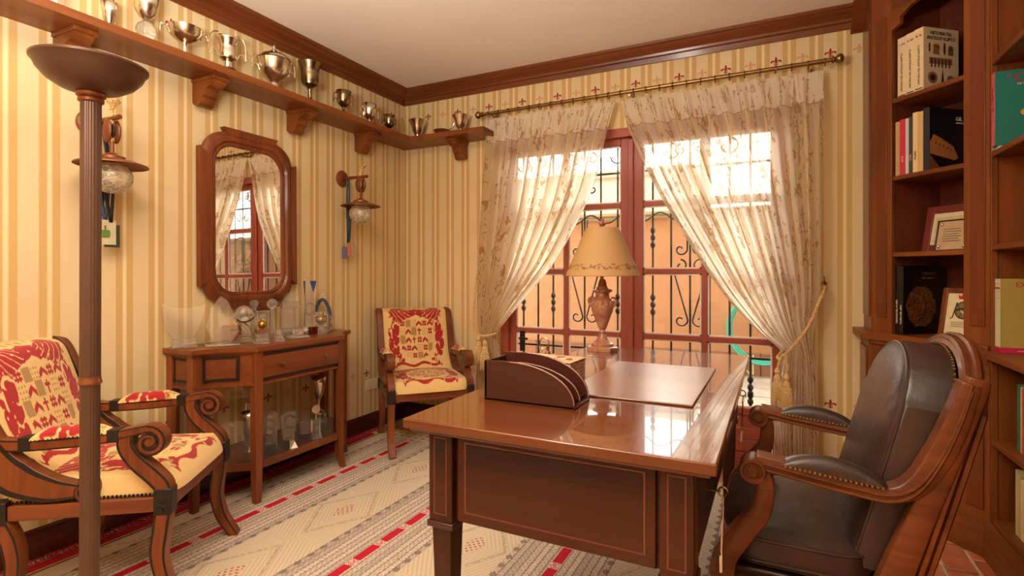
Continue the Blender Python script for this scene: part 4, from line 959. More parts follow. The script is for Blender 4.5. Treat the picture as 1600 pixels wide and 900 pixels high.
# central diamonds
inb = s_.lt(.165); yy = ((y/.62).fr()-.5).ab()*.62; dq = (yy*.62+s_*1.0); rl = (dq/.021).fr(); dl = (rl-.5).ab().gt(.33)
tex = ((y/.012).fr().gt(.5))*((x/.012).fr().gt(.5))
cen = rg.mix(dl*.42, rg.mix(tex*.25, lin(204, 184, 156), lin(168, 144, 118)), lin(168, 142, 112))
cen = rg.mix((dq-.15).ab().lt(.012)*rg.noise(60).gt(.45)*.35, cen, lin(130, 106, 88))
cen = rg.mix(dq.lt(.05)*(((y+x)/.03).fr().gt(.5)*((y-x)/.03).fr().gt(.5)), cen, lin(176, 96, 80))
colr = rg.mix(inb, colr, cen)
edg = (s_-.178).ab().lt(.013)*(((y/.07).fr()-.5).ab()*.07+(s_-.178).ab()*1.2).lt(.021); colr = rg.mix(edg*.75, colr, lin(112, 92, 80))
rs = dred.lt(.021)*((y/.17+(ku*.0)).fr()-.5+((y/.02).fr()-.5).ab()*.08).lt(.25); rw = dred.lt(.021)*(1-rs)
colr = rg.mix(dred.lt(.024)*.7, colr, lin(206, 182, 160)); colr = rg.mix(rs, colr, lin(178, 32, 50)); colr = rg.mix(rw*mot.mx(mot2)*.7, colr, lin(190, 60, 70))
colr = rg.mix(x.lt(.135), colr, lin(168, 28, 40)); colr = rg.mix((x-.15).ab().lt(.008), colr, lin(110, 84, 60))
endb = y.gt(-.50); colr = rg.mix(endb, colr, rg.mix(((x/.06).fr()-.5).ab().mx(((y/.06).fr()-.5).ab()).lt(.25)*.7, lin(204, 178, 140), lin(140, 92, 66)))
rg.set(colr, .95, spec=.1).bump(motif*.6+line*-.8+dl*inb*-.8+wz2*.7, .55, .004)
rug = thing('rug', 'large beige kilim rug with red dashed stripes on the terracotta floor', 'rug', (0, 0, 0))
MB().grid(lambda i, j: (.08+2.52*i, -4.7+4.35*j, .0035+.0006*math.sin(i*60)*math.sin(j*40)), 60, 90).build('pile', rg.m, rug)
MB().box(.08, 2.60, -4.7, -.35, .0002, .0025).build('backing', plain('rug_backing', lin(150, 120, 95), .95), rug)
m_ = MB(); 
for k in range(900):
    yk = -.36-k*.0045; a_ = random.uniform(-.012, .012); L = random.uniform(.035, .06)
    m_.tube([(.085, yk, .009), (.085-L*.5, yk+a_, .014), (.085-L, yk+a_*2.2, .006)], .0022, 3)
m_.build('fringe', plain('red_wool', lin(164, 28, 40), .9), rug, kind='stuff')
# ================================================================ DESK
dk = thing('writing_desk', 'large polished mahogany writing desk with inlaid end panel', 'desk', (2.25, -1.63, .003))
MB().box(-.385, .385, -.785, .785, .765, .79).box(-.372, .372, -.772, .772, .755, .765).build('desktop', W['desktop'], dk, .004, seg=3)
MB().box(-.325, .325, -.715, .715, .52, .754).build('carcass', W['deskx'], dk)
line_in = plain('boxwood_inlay', lin(108, 52, 22), .35, coat=.4); dkp = wood('crotch_mahogany', lin(26, 10, 4), lin(74, 31, 10), 'x', .35, .12, 2.6, .06, contrast=1.2)
for s in (-1, 1):
    y0, y1 = (-.725, -.715) if s < 0 else (.715, .725)
    e = MB().box(-.255, .255, y0, y1, .522, .752).build('end_panel', W['deskx'], dk, .003)
    yf = -.7265 if s < 0 else .7245
    MB().box(-.232, .232, yf, yf+.002, .548, .732).build('inlay_line', line_in, e)
    yf = -.728 if s < 0 else .726
    MB().box(-.227, .227, yf, yf+.002, .553, .727).build('veneer_field', dkp, e)
for sx in (-1, 1):
    for sy in (-1, 1):
        x0 = sx*.30; y0 = sy*.70
        l = MB().box(x0-.036, x0+.036, y0-.036, y0+.036, .515, .754).taper((x0, y0, 0), (.017, .017), (x0, y0, .50), (.030, .030)).build('leg', W['deskz'], dk, .003)
        MB().box(x0-.040, x0+.040, y0-.040, y0+.040, .50, .516).build('collar', W['rack'], l, .002)
        for (ax_, sg) in (('y', sy), ('x', sx)):
            for j, (hw_, h0, h1, mm, pr) in enumerate(((.020, .535, .738, line_in, .0008), (.0165, .5385, .7345, dkp, .0014))):
                if ax_ == 'y': MB().box(x0-hw_, x0+hw_, min(y0+sg*.036, y0+sg*(.036+pr)), max(y0+sg*.036, y0+sg*(.036+pr)), h0, h1).build('inlay_strip', mm, l)
                else: MB().box(min(x0+sg*.036, x0+sg*(.036+pr)), max(x0+sg*.036, x0+sg*(.036+pr)), y0-hw_, y0+hw_, h0, h1).build('inlay_strip', mm, l)
for (ya, yb_) in ((-.655, -.30), (-.29, .29), (.30, .655)):
    for sx in (1, -1):
        d = MB().box(sx*.335 if sx < 0 else .325, -.325 if sx < 0 else .335, ya, yb_, .535, .745).build('drawer' if sx > 0 else 'front_panel', W['desky'], dk, .003)
        ym = (ya+yb_)/2
        if sx > 0: MB().lathe([(.012, 0), (.012, .003), (.0, .003)], seg=14, M=Matrix.Translation((.335, ym, .68)) @ Matrix.Rotation(PI/2, 4, 'Y')).build('lock', brass, d)
def keys(loc, label):
    k = thing('key_ring', label, 'keys', loc)
    MB().tube([(-.012, 0, 0), (.02, 0, 0)], .003, 6).tube([(.026+.011*math.cos(a), 0, .012*math.sin(a)) for a in np.linspace(0, 2*PI, 16, endpoint=False)], .0025, 5, closed=True).build('key', silver2, k)
    MB().tube([(.026+.003*math.sin(a), .016*math.cos(a), -.022+.016*math.sin(a)) for a in np.linspace(0, 2*PI, 20, endpoint=False)], .0015, 5, closed=True).build('ring', silver, k)
    MB().tube(spl([(.026, .004, -.036), (.024, .008, -.09), (.022, .0, -.16)], 5), .003, 6).box(.018, .026, -.012, .012, -.20, -.155).build('fob', silver, k, .002)
keys((2.594, -2.095, .68-.06), 'silver keys hanging from the desk drawer lock nearest the camera'); keys((2.594, -1.16, .68), 'silver keys hanging from the far desk drawer near the window')
# letter rack
lr = thing('letter_rack', 'dark wood letter rack with quarter round dividers on the near end of the desk', 'rack', (1.957, -2.142, .7936))
qr = lambda L, H: [(0, 0), (L, 0), (L, .012)]+[(L*.30+L*.70*math.cos(a), .012+(H-.012)*math.sin(a)) for a in np.linspace(0, PI/2, 14)][1:]+[(0, H)]
MB().box(0, .285, 0, .135, 0, .008).build('base', W['rack'], lr, .002)
for k, (y0, L, H) in enumerate(((.0, .283, .118), (.062, .278, .108), (.125, .283, .128))):
    MB().tube([(p[0], y0+.0005, p[1]) for p in qr(L, H)[2:-1]], .0014, 5).build('edge_line', plain('pale_edge_%d' % k, lin(168, 124, 88), .4), lr)  # thin pale line along each divider's curved edge
    MB().prism(qr(L, H), 'y', y0, y0+.009).build('divider', W['rack'], lr, .0025)
MB().box(0, .009, .0, .134, .008, .118).build('back_panel', W['rack'], lr, .002); MB().box(.262, .272, .009, .125, .008, .018).build('crossbar', ebony, lr, .002)
# painted book box
pb = thing('book_box', 'stack of three patterned book-shaped drawers behind the letter rack', 'box', (2.035, -1.80, .7936), -.06)
pat = Mt('marbled_paper'); v_ = pat.vor(55); pat.set(pat.ramp(X(pat.nt, v_.outputs['Distance'])*.9+pat.noise(40)*.5-.1, [(.2, lin(92, 56, 42)), (.5, lin(190, 150, 112)), (.8, lin(140, 96, 84))]), .5)
for k in range(3):
    o = MB().box(-.105, .1, -.065, .065, .026*k, .026*k+.0245).build('drawer', pat.m, pb, .003)
MB().box(-.108, .103, -.068, .068, .0785, .083).build('lid', plain('parchment', lin(198, 160, 118), .5), pb, .003)
for k in range(7): MB().lathe([(.018-.001*k, 0), (.018-.001*k, .003)], (-.06+.022*k, .02*math.sin(k*2), .083), 10, smooth=False).build('lid_ornament', [plain('orn_red', lin(160, 84, 60), .5), plain('orn_pale', lin(220, 198, 160), .5)][k % 2], pb)
# papers
pp = thing('magazine', 'pale open magazine lying between the letter rack and the book box', 'magazine', (1.965, -1.69, .7936), .15)
MB().box(-.06, .12, -.06, .05, 0, .004).box(-.05, .11, -.05, .04, .004, .007).build('pages', plain('paper', lin(226, 206, 176), .5), pp)
# pen stand with silver knick-knacks
ps = thing('pen_stand', 'silver pen stand with small bottles behind the letter rack, by the left curtain', 'pen stand', (1.87+.03, -1.58, .7936))
MB().box(-.015, .10, -.04, .04, 0, .012).build('tray', silver, ps, .003)
for k, (x_, h) in enumerate(((.0, .075), (.03, .09), (.055, .06), (.085, .05))): MB().lathe([(.011, .012), (.011, h*.7), (.005, h*.8), (.007, h), (0, h+.003)], (x_, 0, 0), 12).build('bottle', [silver, copper, silver, crystal][k], ps)
MB().tube([(.015+.02*math.cos(a), 0, .10+.022*math.sin(a)) for a in np.linspace(0, 2*PI, 18, endpoint=False)], .0025, 5, closed=True).build('ring_handle', silver2, ps)
# blotter
bl = thing('desk_blotter', 'pale brown leather desk blotter lying on the polished desk', 'blotter', (2.335, -1.635, .7936))
MB().box(-.195, .195, -.33, .33, 0, .006).build('pad', leather2, bl, .0025)
# table lamp
tl_ = thing('table_lamp', 'table lamp with a cream conical shade and carved pink marble urn base', 'lamp', (1.975, -.985, .7936))
mb_ = Mt('rose_marble'); n = mb_.noise(16, 5, dist=1); mb_.set(mb_.ramp(n, [(.3, lin(132, 72, 50)), (.7, lin(196, 138, 104))]), .35, coat=.3).bump(mb_.noise(60, 3), .5, .004)
MB().lathe([(.078, 0), (.078, .018), (.07, .022)], seg=8, smooth=False).lathe([(.055, .022), (.055, .034), (.045, .04), (.024, .06), (.016, .085), (.02, .09), (.014, .1)], seg=28).build('foot', mb_.m, tl_)
ur = MB().lathe([(.014, .1), (.022, .115), (.035, .15), (.05, .19), (.057, .22), (.054, .245), (.04, .26), (.034, .27), (.034, .282), (.048, .29), (.048, .298), (.03, .304), (.022, .318), (.018, .34), (.012, .35)], seg=32).build('urn', mb_.m, tl_)
for s in (-1, 1): MB().tube(spl([(s*.045, 0, .26), (s*.066, 0, .255), (s*.07, 0, .235), (s*.056, 0, .215)], 4), .006, 6).build('ear', mb_.m, ur)
for k in range(14):
    a = 2*PI*k/14; MB().sphere((.054*math.cos(a), .054*math.sin(a), .225+.01*(k % 2)), (.008, .008, .013), 8, 6).build('carved_relief', mb_.m, ur)
MB().tube([(0, 0, .34), (0, 0, .60)], .006, 8).build('stem', brass, tl_)
shm = Mt('painted_parchment'); c = shm.xyz(); z = c[2]; g = shm.noise(45, 3, (1, 1, 1.2), dist=.8).gt(.55)*(z-.41).ab().lt(.014); g2 = (z-.41-.008*((c[0]*60).sin())).ab().lt(.0016)
sc_ = shm.mix(g.mx(g2)*.75, lin(206, 164, 106), lin(130, 66, 36)); shm.set(sc_, .6)
tr2 = shm.new('ShaderNodeBsdfTranslucent'); shm.link(sc_, tr2.inputs[0]); ms = shm.new('ShaderNodeMixShader'); ms.inputs[0].default_value = .28
shm.link(shm.b.outputs[0], ms.inputs[1]); shm.link(tr2.outputs[0], ms.inputs[2]); shm.link(ms.outputs[0], shm.out.inputs[0])
MB().lathe([(.182, .365), (.18, .37), (.082, .598), (.08, .602)], seg=56, cap=False).build('shade', shm.m, tl_, solid=.002)
MB().lathe([(.006, .60), (.016, .605), (.008, .612), (.018, .622), (.016, .632), (.008, .636), (.01, .645), (0, .652)], seg=10).build('finial', mb_.m, tl_)
for k in range(5): a = 2*PI*k/5; MB().sphere((.016*math.cos(a), .016*math.sin(a), .628), .007, 8, 5).build('finial_petal', mb_.m, tl_)
# ================================================================ DESK CHAIR
dc = thing('leather_armchair', 'carved wood desk armchair with dark brown leather cushions and brass nails', 'chair', (2.95, -1.795, 0), PI)
bw = [W['bergere'], W['bergere']]
def bpost(pts, wd, y0, y1, nm, ef=.3, bulge=.004): return MB().ribbon([(p[0], p[2]) for p in spl([(a, 0, b) for a, b in pts], 8)], wd, y0, y1, 0, 1, ef, bulge).build(nm, bw, dc, .003)
for s in (-1, 1):
    y = s*.268; y0, y1 = y-.024, y+.024
    bpost([(.335, .40), (.325, .455), (.285, .52), (.245, .58), (.235, .64), (.245, .69)], [.062, .058, .052, .046, .042, .042], y0, y1, 'arm_support')
    o = bpost([(.255, .70), (.17, .695), (.06, .678), (-.02, .672), (-.07, .70), (-.11, .77), (-.14, .85), (-.165, .935)], [.046, .034, .03, .034, .045, .05, .045, .036], y0, y1, 'armrest')
    MB().lathe([(.006, -.036), (.012, -.036), (.014, -.031), (.020, -.031), (.023, -.036), (.029, -.036), (.031, -.03), (.031, .03), (.029, .036), (.023, .036), (.020, .031), (.014, .031), (.012, .036), (.006, .036)], seg=26, M=Matrix.Translation((.262, y, .683)) @ Matrix.Rotation(PI/2, 4, 'X')).build('volute', W['bergere'], o)
    for q in (-1, 1):
        for dz in (-.010, .004):
            pts = spl([(.235, y+q*.0275, .70+dz), (.17, y+q*.0275, .69+dz), (.06, y+q*.0275, .675+dz), (-.02, y+q*.0275, .67+dz), (-.07, y+q*.0275, .70+dz), (-.11, y+q*.0275, .77+dz), (-.14, y+q*.0275, .85+dz), (-.162, y+q*.0275, .93+dz)], 6); MB().tube(pts, .0042, 6).build('moulding', W['bergere'], o)
    MB().grid(lambda i, j: (.195-.21*i, y+.028*math.cos(PI*j), .706-.020*i+.038*max(0, math.sin(PI*j))**.7*max(0.02, math.sin(PI*min(max(i, .015), .985)))**.55), 24, 14).build('arm_pad', leather, dc)
    m_ = MB()
    for k in range(20):
        for q in (-1, 1): m_.sphere((.19-.0103*k, y+q*.028, .705-.00098*k*1), .0042, 6, 4)
    m_.build('nail_trim', brass, dc, kind='stuff')
    bpost([(.005, .36), (-.03, .48), (-.075, .62), (-.12, .76), (-.165, .90), (-.178, .945)], [.07, .06, .05, .05, .045, .04], y0+.004, y1-.004, 'back_post')
    MB().ribbon([(p[0], p[2]) for p in spl([(.005, 0, .37), (-.03, 0, .2), (-.1, 0, .0)], 6)], [.06, .05, .035], y0, y1, 0, 1, .3).build('leg', bw, dc, .003)
    MB().ribbon([(p[0], p[2]) for p in spl([(.33, 0, .37), (.335, 0, .27), (.31, 0, .12), (.33, 0, .0)], 6)], [.062, .055, .035, .04], y0, y1, 0, 1, .3).build('leg', bw, dc, .003)
    MB().box(.03, .32, y0, y1, .35, .405).build('side_rail', W['bergere'], dc, .006)
    m_ = MB()
    for k in range(26): m_.sphere((.02+.0115*k, s*.291, .408), .004, 6, 4)
    m_.build('nail_trim', brass, dc, kind='stuff')
    MB().box(.305, .362, y0-.004, y1+.004, .345, .41).build('carved_block', W['bergere'], dc, .006)
MB().box(.315, .355, -.25, .25, .35, .405).build('front_rail', W['bergere'], dc, .006)
MB().box(-.03, .01, -.25, .25, .35, .405).build('rear_rail', W['bergere'], dc, .006)
MB().box(.0, .33, -.262, .262, .40, .425).build('seat_deck', leather, dc, .006)
def rounded(cx, cy, hx, hy, p=5, n=72): return [(cx+hx*math.copysign(abs(math.cos(a))**(2/p), math.cos(a)), cy+hy*math.copysign(abs(math.sin(a))**(2/p), math.sin(a))) for a in [2*PI*k/n for k in range(n)]]
def cushion(name, rings, mat, parent, pipe=None):
    m_ = MB(); n = len(rings[0]); vs = [p for r_ in rings for p in r_]
    fs = [(a*n+i, a*n+(i+1) % n, (a+1)*n+(i+1) % n, (a+1)*n+i) for a in range(len(rings)-1) for i in range(n)]
    fs += [tuple(range(n))[::-1], tuple(range((len(rings)-1)*n, len(rings)*n))]
    m_.add(vs, fs, 0, True); o = m_.build(name, mat, parent)
    for r_ in (pipe or []): MB().tube(r_, .0045, 6, closed=True).build('piping', mat, o)
    return o
def sring(sc, z, dome=0): return [(x_, y_, z+dome) for x_, y_ in rounded(.165, 0, .175*sc, .255*sc)]
cushion('seat_cushion', [sring(.93, .424), sring(.99, .432), sring(1.0, .445), sring(1.0, .49), sring(.985, .505)]+[sring(q, .505+.03*(1-q*q)**.8) for q in (.9, .75, .55, .35, .15, .03)], leather, dc, [sring(1.0, .443), sring(.995, .497)])
# back cushion: outline in (y, z) with shoulders, tilted
def bout(sc=1.0, n=15):
    pts = [(-.235, .47), (.235, .47)]+[(.235+.006*math.sin(k/7*PI), .47+(.86-.47)*k/7) for k in range(1, 8)]
    pts += [(.222, .872)]+[(.215*math.cos(a), .872+.115*math.sin(a)) for a in np.linspace(.08, PI-.08, n)]+[(-.222, .872)]
    pts += [(-.235-.006*math.sin(k/7*PI), .47+(.86-.47)*k/7) for k in range(7, 0, -1)]
    return [((y_)*sc, .71+(z_-.71)*sc) for y_, z_ in pts]
def bxz(y_, z_, off): return (-.0-(z_-.5)*.26+off+.0, y_, z_-off*-.1)
rb = [[bxz(y_, z_, o_) for y_, z_ in bout(s_c)] for o_, s_c in ((-.055, .97), (-.05, 1.0), (.03, 1.0), (.04, .985), (.05, .93), (.058, .8), (.064, .55), (.067, .3), (.068, .05))]
cushion('back_cushion', rb, leather, dc, [rb[3]])
rb2 = [[bxz(y_*1.04, z_, o_) for y_, z_ in bout(s_c)] for o_, s_c in ((-.10, 1.0), (-.095, 1.06), (-.085, 1.09), (-.07, 1.10), (-.055, 1.09), (-.05, 1.03), (-.056, 1.0))]
m_ = MB(); n = len(rb2[0]); m_.add([p for r_ in rb2 for p in r_], [(a*n+i, a*n+(i+1) % n, (a+1)*n+(i+1) % n, (a+1)*n+i) for a in range(len(rb2)-1) for i in range(n)], 0, True); m_.build('back_frame', W['bergere'], dc)
for (o_, sc2) in ((-.075, 1.115), (-.058, 1.085), (-.092, 1.085)):
    MB().tube([bxz(y_*1.04, z_, o_) for y_, z_ in bout(sc2)], .008, 6, closed=True).build('frame_moulding', W['bergere'], dc)
MB().add([bxz(y_, z_, -.098) for y_, z_ in bout(1.0)], [tuple(range(len(bout())))]).build('outer_back', leather, dc)
m_ = MB()
bo = [bxz(y_*1.02, z_, -.045) for y_, z_ in bout(1.02)]; 
for a, b_ in zip(bo, bo[1:]+bo[:1]):
    L = (Vector(b_)-Vector(a)).length; k = max(1, int(L/.013))
    for i in range(k): p = Vector(a).lerp(Vector(b_), i/k); m_.sphere(tuple(p), .0038, 6, 4)
m_.build('nail_trim', brass, dc, kind='stuff')
# ================================================================ CORNER BOOKCASE (diagonal) and RIGHT BOOKCASE
ang = math.atan2(-.776, .63); cb = thing('corner_bookcase', 'cherry wood corner bookcase set diagonally, with an arched open niche', 'bookcase', (3.184, -.274, 0), ang)
Ld = .549; cx_, cz_ = W['casex'], W['casez']
# side return to wall (world x = 3.184) done in world space as parts of bookcase through inverse matrix
inv = Matrix.Rotation(-ang, 4, 'Z') @ Matrix.Translation((-3.184, .274, 0))
m_ = MB().box(3.184, 3.204, -.268, -.002, .87, 2.65, M=inv); m_.build('side_panel', cz_, cb)
MB().box(3.176, 3.186, -.235, -.03, .95, 2.52, M=inv).build('side_moulding', W['trimz'], cb, .002)
MB().box(3.17, 3.19, -.27, -.002, 0, .835, M=inv).build('side_panel', cz_, cb)
MB().box(3.162, 3.172, -.235, -.03, .17, .79, M=inv).build('side_moulding', W['trimz'], cb, .002)
MB().box(3.13, 3.20, -.30, -.002, .835, .875, M=inv).build('counter', cx_, cb, .005)
# diagonal face
MB().box(0, .11, 0, .02, .87, 2.65).build('pilaster', cz_, cb, .003); MB().box(.025, .085, -.004, 0, .95, 2.45).build('pilaster_panel', W['trimz'], cb, .002)
MB().box(.4465, .565, 0, .02, .87, 2.65).build('pilaster', cz_, cb, .003); MB().box(.475, .535, -.004, 0, .95, 2.5).build('pilaster_panel', W['trimz'], cb, .002)
arch = [(.11, 2.65), (.11, 2.37), (.155, 2.385), (.155, 2.42), (.21, 2.45), (.28, 2.46), (.35, 2.45), (.40, 2.42), (.40, 2.385), (.4465, 2.37), (.4465, 2.65)]
MB().prism(arch, 'y', 0, .02).build('valance', cx_, cb, .003)
ins_ = wood('niche_wood', lin(92, 42, 22), lin(126, 62, 34), 'z', .5, .1, 7)
MB().box(.09, .11, .02, .30, .87, 2.65).build('niche_side', ins_, cb); MB().box(.4465, .4665, .02, .30, .87, 2.65).build('niche_side', ins_, cb); MB().box(.09, .4665, .30, .312, .87, 2.65).build('niche_back', ins_, cb)
for z in (1.275, 1.65, 2.03): MB().box(.11, .4465, .004, .30, z-.022, z).build('shelf', cx_, cb, .003)
MB().box(.0, .56, -.028, .31, .835, .875).box(0, .56, -.018, 0, .815, .836).build('counter', cx_, cb, .005)
MB().box(0, .55, .0, .018, .15, .82).build('cabinet_front', cz_, cb)
dd = MB().box(.10, .44, -.012, 0, .19, .80).build('door', cz_, cb, .003)
MB().box(.15, .39, -.006, -.012+.0, .24, .75).build('door_recess', W['trimz'], dd)
MB().box(.165, .375, -.017, -.012, .255, .735).build('door_panel', cz_, dd, .004)
MB().lathe([(.012, 0), (.012, .004), (.006, .008), (.014, .018), (0, .024)], seg=14, M=Matrix.Translation((.415, -.012, .44)) @ Matrix.Rotation(PI/2, 4, 'X')).build('knob', brass, dd)
MB().box(.46, .53, -.006, 0, .19, .80).build('pilaster_panel', W['trimz'], cb, .002); MB().box(.015, .085, -.006, 0, .19, .80).build('pilaster_panel', W['trimz'], cb, .002)
MB().prism([(0, 0), (-.022, 0), (-.022, .12), (-.012, .135), (-.012, .142), (0, .15)], 'x', -.01, .56).build('plinth', cx_, cb)
ke = thing('key_ring', 'silver keys hanging from the corner cupboard door', 'keys', (cb.matrix_basis @ Vector((.415, -.02, .395)))[:], ang)
MB().tube([(.01*math.cos(a), 0, .012*math.sin(a)) for a in np.linspace(0, 2*PI, 16, endpoint=False)], .0015, 5, closed=True).tube([(0, 0, -.012), (.004, -.004, -.05)], .003, 5).build('key', silver, ke)
rb_ = thing('right_bookcase', 'open cherry wood bookcase along the right wall with thick shelves', 'bookcase', (3.53, -.70, 0))
y1_ = -2.0; cy_ = W['casey']
MB().box(0, .022, -.02, .0, .0, 2.65).build('stile', cz_, rb_, .002)
MB().box(.02, .35, -.014, -.002, .0, 2.65).build('side_panel', cz_, rb_); MB().box(.34, .35, y1_, 0, 0, 2.65).build('back_panel', ins_, rb_)
MB().box(0, .35, y1_-.02, y1_, 0, 2.65).build('side_panel', cz_, rb_)
for z in (.17, .495, 1.29, 1.67, 2.045, 2.42): MB().box(.002, .34, y1_, -.014, z-.024, z).build('shelf', cy_, rb_, .003)
MB().box(-.03, .34, y1_, .0, .825, .855).build('counter', cy_, rb_, .005)
MB().prism([(0, 0), (-.022, 0), (-.022, .12), (-.012, .135), (-.012, .142), (0, .15)][::-1], 'y', y1_, .0).build('plinth', cy_, rb_)
# ---- books
cream = plain('book_cream', lin(222, 198, 156), .45, noise=.05)
def book(loc, label, rz, t_, h, d, cover, spine=None, lean=0, pages=True):
    """local: x across spine thickness, -y is spine side, cover plates on both x faces"""
    o = thing('book', label, 'book', loc, rz, None)
    MB().box(.0, .003, 0, d, 0, h).box(t_-.003, t_, 0, d, 0, h).box(0, t_, -.002, .003, 0, h).build('cover', [cover], o, .0012)
    MB().box(.003, t_-.003, .003, d-.004, .003, h-.003).build('pages', plain_paper, o)
    if spine: MB().box(.0005, t_-.0005, -.0032, -.002, .001, h-.001).build('spine', spine, o)
    return o
plain_paper = plain('book_pages', lin(224, 206, 170), .7)
inkb = plain('ink_dark', lin(52, 34, 26), .6); inkr = plain('ink_red', lin(178, 36, 40), .5); inkw = plain('ink_pale', lin(222, 208, 180), .5)
def bc(u, v_, z): p = cb.matrix_basis @ Vector((u, v_, z)); return (p[0], p[1], p[2])
def spine_text(o, s, t_, h, size, mat, z=.02): return text('lettering', s, size, o, (t_/2+size*.33, -.0040, z), (0, 0, 1), (-1, 0, 0), mat)
z0 = 2.0305
for k in range(3):
    h = .295; u = .117+k*.048
    o = book(bc(u, .02+.006*(2-k), z0), ['cream Egyptian history volume, leftmost on the top niche shelf', 'middle cream Egyptian history volume on the top niche shelf', 'cream Egyptian history volume showing its illustrated cover'][k], ang, .044, h, .205, cream, cream)
    spine_text(o, 'HISTORIA DEL ANTIGUO EGIPTO', .044, h, .0125, inkb, .03)
    text('lettering', ['I', 'II', 'III'][k]+'  '+['LAS', 'DE', 'EL'][k], .013, o, (.008, -.004, .255), (1, 0, 0), (0, 0, 1), inkb)
    MB().box(.004, .04, -.0038, -.003, .008, .013).build('spine_band', inkb, o)
cxp = .0446
text('title', 'HISTORIA DEL\nANTIGUO EGIPTO', .0235, o, (cxp, .1, .262), (0, 1, 0), (0, 0, 1), inkb, align='CENTER', sx=.86)
sand = plain('ink_sand', lin(150, 100, 66), .6); stn = plain('ink_stone', lin(110, 92, 72), .6)
def decal(parent, poly, mat, nm='picture', x=cxp): MB().prism(poly, 'x', x-.0004, x+.0003).build(nm, mat, parent)
def rc(a, b_, c_, d_): return [(a, c_), (b_, c_), (b_, d_), (a, d_)]
def circ(a, b_, r_, n=16, r2=None): return [(a+r_*math.cos(2*PI*k/n), b_+(r2 or r_)*math.sin(2*PI*k/n)) for k in range(n)]
decal(o, rc(.028, .036, .18, .22), inkb); decal(o, rc(.054, .09, .17, .21)+[], sand); decal(o, circ(.072, .21, .018, 12, .01), sand); decal(o, circ(.12, .20, .006, 10, .03), inkb)
decal(o, rc(.142, .172, .17, .205), stn); decal(o, circ(.157, .205, .015, 12, .012), stn); decal(o, rc(.03, .165, .125, .155), sand)
for k in range(6): decal(o, rc(.04+k*.021, .047+k*.021, .110, .15), inkb, x=cxp+.0004)
decal(o, circ(.05, .06, .028), sand); decal(o, circ(.05, .06, .016), inkb, x=cxp+.0005); decal(o, [(.10, .03), (.118, .03), (.114, .07), (.109, .10), (.104, .07)], inkb); decal(o, rc(.135, .18, .03, .062), stn); decal(o, circ(.157, .062, .02, 12, .014), stn)
for (a, b_) in ((.008, .288),): decal(o, rc(.01, .19, a-.004, a), stn)
# second shelf of niche
z0 = 1.6505; u = .116
for (t_, h, c_, lb, tx) in ((.022, .265, (196, 160, 110), 'thin tan book, leftmost on the second niche shelf', ''), (.028, .27, (206, 52, 76), 'crimson spined book on the second niche shelf', 'ARTE'), (.016, .268, (206, 204, 196), 'white and grey thin book right of the crimson one', ''), (.018, .272, (62, 70, 62), 'dark green thin book on the second niche shelf', 'GUIA'), (.026, .285, (226, 200, 146), 'cream spined book left of the dark art book', 'MUSEO'), (.024, .282, (214, 176, 112), 'ochre book touching the dark art book', '')):
    m0 = plain('cover_%d' % int(u*1000), lin(*c_), .4, noise=.04); o = book(bc(u, .02, z0), lb, ang, t_, h, .20, m0, m0)
    if tx: spine_text(o, tx, t_, h, .013, inkw if c_[0] < 210 and c_[1] < 100 else inkb, .06)
    u += t_+.0012
navy = plain('navy_gloss', lin(26, 26, 36), .2, coat=.4); o = book(bc(u, .018, z0), 'large dark blue art book with an orange building on its cover', ang, .03, .29, .24, navy, plain('navy_spine', lin(44, 50, 60), .3))
x = .0306
text('title', 'GIL', .026, o, (x, .15, .235), (0, 1, 0), (0, 0, 1), inkw); text('lettering', 'ARQUITECTURA', .007, o, (x, .15, .222), (0, 1, 0), (0, 0, 1), inkw)
orb = plain('print_orange', lin(186, 120, 66), .3); orb2 = plain('print_tan', lin(120, 70, 40), .3)
decal(o, [(0, .13), (.02, .165), (.06, .15), (.135, .115), (.165, .06), (.14, .05), (.0, .075)], orb, x=x); decal(o, [(0, .0), (.07, .0), (.0, .07)], orb2, x=x); decal(o, [(.17, .01), (.21, .06), (.235, .07), (.235, .01)], orb2, x=x)
for k in range(5): decal(o, rc(.03+k*.022, .037+k*.022, .122-k*.007, .130-k*.007), inkb, x=x+.0003)
# third shelf: frames
z0 = 1.2755
maroon = plain('maroon_mat', lin(120, 44, 40), .4)
def frame(loc, rz, label, w_, h, bd, fm, inner, tilt=.2):
    o = thing('picture_frame', label, 'picture', loc, 0, None, (-tilt, 0, rz)); m_ = MB()
    for e in ((0, bd, 0, h), (w_-bd, w_, 0, h), (bd, w_-bd, 0, bd), (bd, w_-bd, h-bd, h)): m_.box(e[0], e[1], 0, .014, e[2], e[3])
    m_.build('frame', fm, o, .003); MB().box(bd, w_-bd, .006, .010, bd, h-bd).build('sheet', inner, o); return o
ivory = plain('ivory_sheet', lin(222, 204, 160), .5)
o = frame(bc(.150, .13, z0), ang-.0, 'maroon mounted certificate leaning at the back of the third niche shelf', .27, .225, .035, maroon, ivory)
MB().box(.05, .20, .004, .006, .05, .17).build('certificate', plain('aged_paper', lin(206, 190, 140), .5), o)
o = frame(bc(.275, .05, z0), ang-.0, 'small acrylic plaque with corner studs in front of the maroon certificate', .15, .145, .006, W['rack'], plain('parchment_b', lin(190, 160, 124), .3, coat=.5))
for (a, b_) in ((.02, .02), (.02, .125), (.13, .125), (.13, .02)): MB().sphere((a, .004, b_), .007, 10, 6).build('stud', silver, o)
for k in range(6): MB().box(.03, .11-.01*(k % 2), .0045, .0055, .045+k*.011, .048+k*.011).build('text_line', stn, o)
